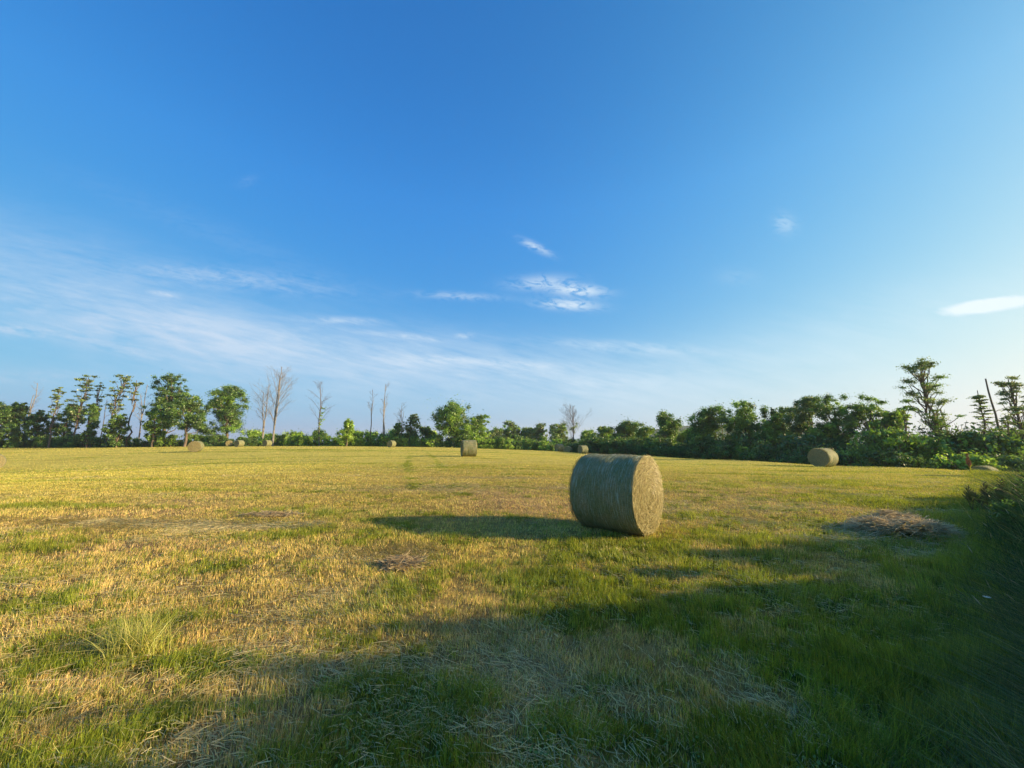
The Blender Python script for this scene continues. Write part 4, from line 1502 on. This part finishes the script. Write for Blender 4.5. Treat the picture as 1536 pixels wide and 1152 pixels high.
for k, (x, y, h, w) in enumerate(hedge):
    tr, cr = dense_tree(h, w, 950 + k, MIDL, base=0.0, n_leaf=9500, leaf=0.22, profile='col')
    t = thing('broadleaf_tree', 'leafy hedge tree close on the right outside the photo, shading the foreground grass', 'tree', (x, y, gz(x, y)), 0, 'hedge trees shading the foreground')
    build('trunk', tr, M_BARK, t, True)
    build('crown', cr, M_LEAF, t)


# ------------------------------------------------------------------ shrubs at the foot of the tree lines
def shrubs():
    kinds = []
    for k, (cols, nm) in enumerate(((DARKL, 'dark green'), (MIDL, 'mid green'), (LIGHTL, 'bright green'), (DARKL, 'deep green'), (LIGHTL, 'pale green'))):
        tr, cr = dense_tree(2.4, (3.4, 2.8, 3.0, 4.2, 2.6)[k], 500 + k, cols, base=0.0, lobes=5, leaf=0.19, n_leaf=1900, profile=('round', 'cone', 'col', 'round', 'cone')[k], clump=0.7)
        rs_ = np.random.default_rng(600 + k)
        for q in range(14):      # shoots standing out of the top
            a_, r_ = rs_.uniform(0, 6.28), rs_.uniform(0, 1.3)
            b_ = np.array([math.cos(a_) * r_, math.sin(a_) * r_, 1.6])
            e_ = b_ + np.array([rs_.normal(0, .15), rs_.normal(0, .15), rs_.uniform(0.5, 1.3)])
            tr.append(limb(np.array([0, 0, 0.7]), e_, 0.025, 0.006, rs_))
            cr.append(leaves_in((b_ + e_) / 2, 0.3, 26, 0.2, cols, rs_, 1.9, 0.2))
        kinds.append((make_mesh('trunk', tr, True), make_mesh('foliage', cr), nm))
    todo = []
    # (px from, px to, step, depth function, height m, kinds)
    px = -30
    while px < 1600:
        D = float(np.interp(px, [0, 600, 740, 830, 1000, 1130, 1237, 1400, 1536, 1620], [82, 87, 84, 74, 57, 45, 38, 32, 29, 29])) + rnd.uniform(-1.0, 2.5) + (5.0 if 770 < px < 990 else 0.0)
        if px < 380:
            kd, hh = rnd.choice([0, 1, 3, 1]), rnd.uniform(1.7, 2.9)
        elif px < 640:
            kd, hh = rnd.choice([1, 2, 4, 1, 2]), rnd.uniform(1.8, 3.0)
        elif px < 860:
            kd, hh = rnd.choice([1, 2, 1, 4]), rnd.uniform(2.0, 3.0)
        elif px < 1300:
            kd, hh = rnd.choice([0, 3, 0, 1]), rnd.uniform(2.2, 3.2)
        else:
            kd, hh = rnd.choice([1, 0, 2, 3]), rnd.uniform(2.0, 2.7)
        todo.append((px, D, kd, hh))
        px += 13 if px < 860 else (15 if px < 1000 else 21)
    # a second, taller row in the gaps behind
    for px in list(range(380, 660, 19)) + list(range(725, 880, 22)):
        todo.append((px + rnd.uniform(-5, 5), float(np.interp(px, [380, 640, 740, 860], [93, 94, 96, 84])), rnd.choice([0, 1, 2]), rnd.uniform(3.0, 3.9)))
    for px in range(1330, 1640, 30):
        todo.append((px + rnd.uniform(-5, 5), 34 + rnd.uniform(0, 3), rnd.choice([1, 2, 1, 0]), rnd.uniform(3.9, 5.0)))
    for px in range(900, 1340, 30):
        todo.append((px + rnd.uniform(-5, 5), float(np.interp(px, [900, 1000, 1130, 1340], [72, 61, 48, 38])), rnd.choice([0, 3]), rnd.uniform(3.5, 4.6)))
    groups = {}
    items = []
    for (px, D, kd, hh) in todo:
        x = (px - 768) / 565.0 * D
        st, fo, nm = kinds[kd]
        t = thing('shrub', None, 'shrub', (x, D, gz(x, D) - 0.1), rnd.uniform(0, 6.28), 'shrubs at the foot of the tree lines')
        link('trunk', st, M_BARK, t)
        link('foliage', fo, M_LEAF, t)
        s = hh / 2.4
        t.scale = (s * rnd.uniform(0.75, 1.35), s * rnd.uniform(0.75, 1.35), s * rnd.uniform(0.75, 1.15))
        mk = min(LANDMARKS, key=lambda l: abs(l[0] - px))[1]
        row = 'low' if hh < 3.3 else 'tall'
        items.append((px, t, mk, row, nm))
    for it in items:
        groups.setdefault((it[2], it[3]), []).append(it)
    ordn = ['leftmost', 'second', 'third', 'fourth', 'fifth', 'sixth', 'seventh', 'eighth', 'ninth', 'tenth', 'eleventh', 'twelfth', 'thirteenth']
    for (mk, row), l in groups.items():
        l.sort(key=lambda i: i[0])
        for k, (px, t, _, _, nm) in enumerate(l):
            if len(l) == 1:
                t['label'] = f'{row} {nm} shrub below the {mk}'
            else:
                w = 'leftmost' if k == 0 else ('rightmost' if k == len(l) - 1 else ordn[k] + ' from the left')
                t['label'] = f'{row} {nm} shrub below the {mk}, {w}'.replace(' from the left', ' from left')


shrubs()


# ------------------------------------------------------------------ distant hill
def hills():
    n, m = 90, 14
    pxs = np.linspace(880, 1500, n)
    D = 900.0
    tops = np.interp(pxs, [880, 940, 1000, 1030, 1060, 1110, 1160, 1250, 1350, 1500], [662, 652, 641, 638.5, 637.5, 637, 639, 648, 656, 662])
    V = []
    for j in range(m):
        u = j / (m - 1)
        for i in range(n):
            a, e = ae(pxs[i], tops[i])
            h = max(0, CAMZ + e * D + 3)
            dd = D + (u - 0.5) * 500
            bump = 1.5 * (vnoise(np.array(i * 0.9), np.array(j * 0.9), 5) - 0.5)
            V.append((a * D + (u - .5) * 60, dd, -3.2 + (h + bump) * math.sin(PI * u) ** 0.8))
    V = np.array(V, float)
    i = (np.arange(m - 1)[:, None] * n + np.arange(n - 1)[None]).ravel()
    Fc = np.stack([i, i + 1, i + n + 1, i + n], -1)
    mt, t = new_mat('wooded_hill')
    tc = t.n('ShaderNodeTexCoord')
    nz = t.n('ShaderNodeTexNoise', i_Vector=tc.outputs['Object'], i_Scale=0.12, i_Detail=6.0, i_Roughness=0.7)
    c = t.mix(t.ramp(nz.outputs[0], [(0.35, 0.0), (0.65, 1.0)]), (0.030, 0.060, 0.025), (0.07, 0.11, 0.035))
    b = t.n('ShaderNodeBsdfDiffuse', i_Color=c)
    o = t.n('ShaderNodeOutputMaterial')
    t.link(b.outputs[0], o.inputs[0])
    ob = build('hills', [(V, Fc, None)], mt, None, True)
    tag(ob, 'low wooded hill far beyond the right-hand tree line', kind='structure')


hills()


# ------------------------------------------------------------------ hazy air
def haze():
    x0, x1, y0, y1, z0, z1 = -1900, 1900, -1500, 2300, -40, 60
    V = np.array([(x, y, z) for z in (z0, z1) for y in (y0, y1) for x in (x0, x1)], float)
    Fc = np.array([(0, 2, 3, 1), (4, 5, 7, 6), (0, 1, 5, 4), (1, 3, 7, 5), (3, 2, 6, 7), (2, 0, 4, 6)])
    m, t = new_mat('hazy_air')
    v = t.n('ShaderNodeVolumePrincipled', i_Color=(0.80, 0.88, 1.0, 1), i_Density=0.00028, i_Anisotropy=0.2)
    o = t.n('ShaderNodeOutputMaterial')
    t.link(v.outputs[0], o.inputs['Volume'])
    ob = build('haze', [(V, Fc, None)], m)
    tag(ob, 'faint blue evening haze over the field', 'haze', kind='stuff')


HAZE = True
if HAZE:
    haze()
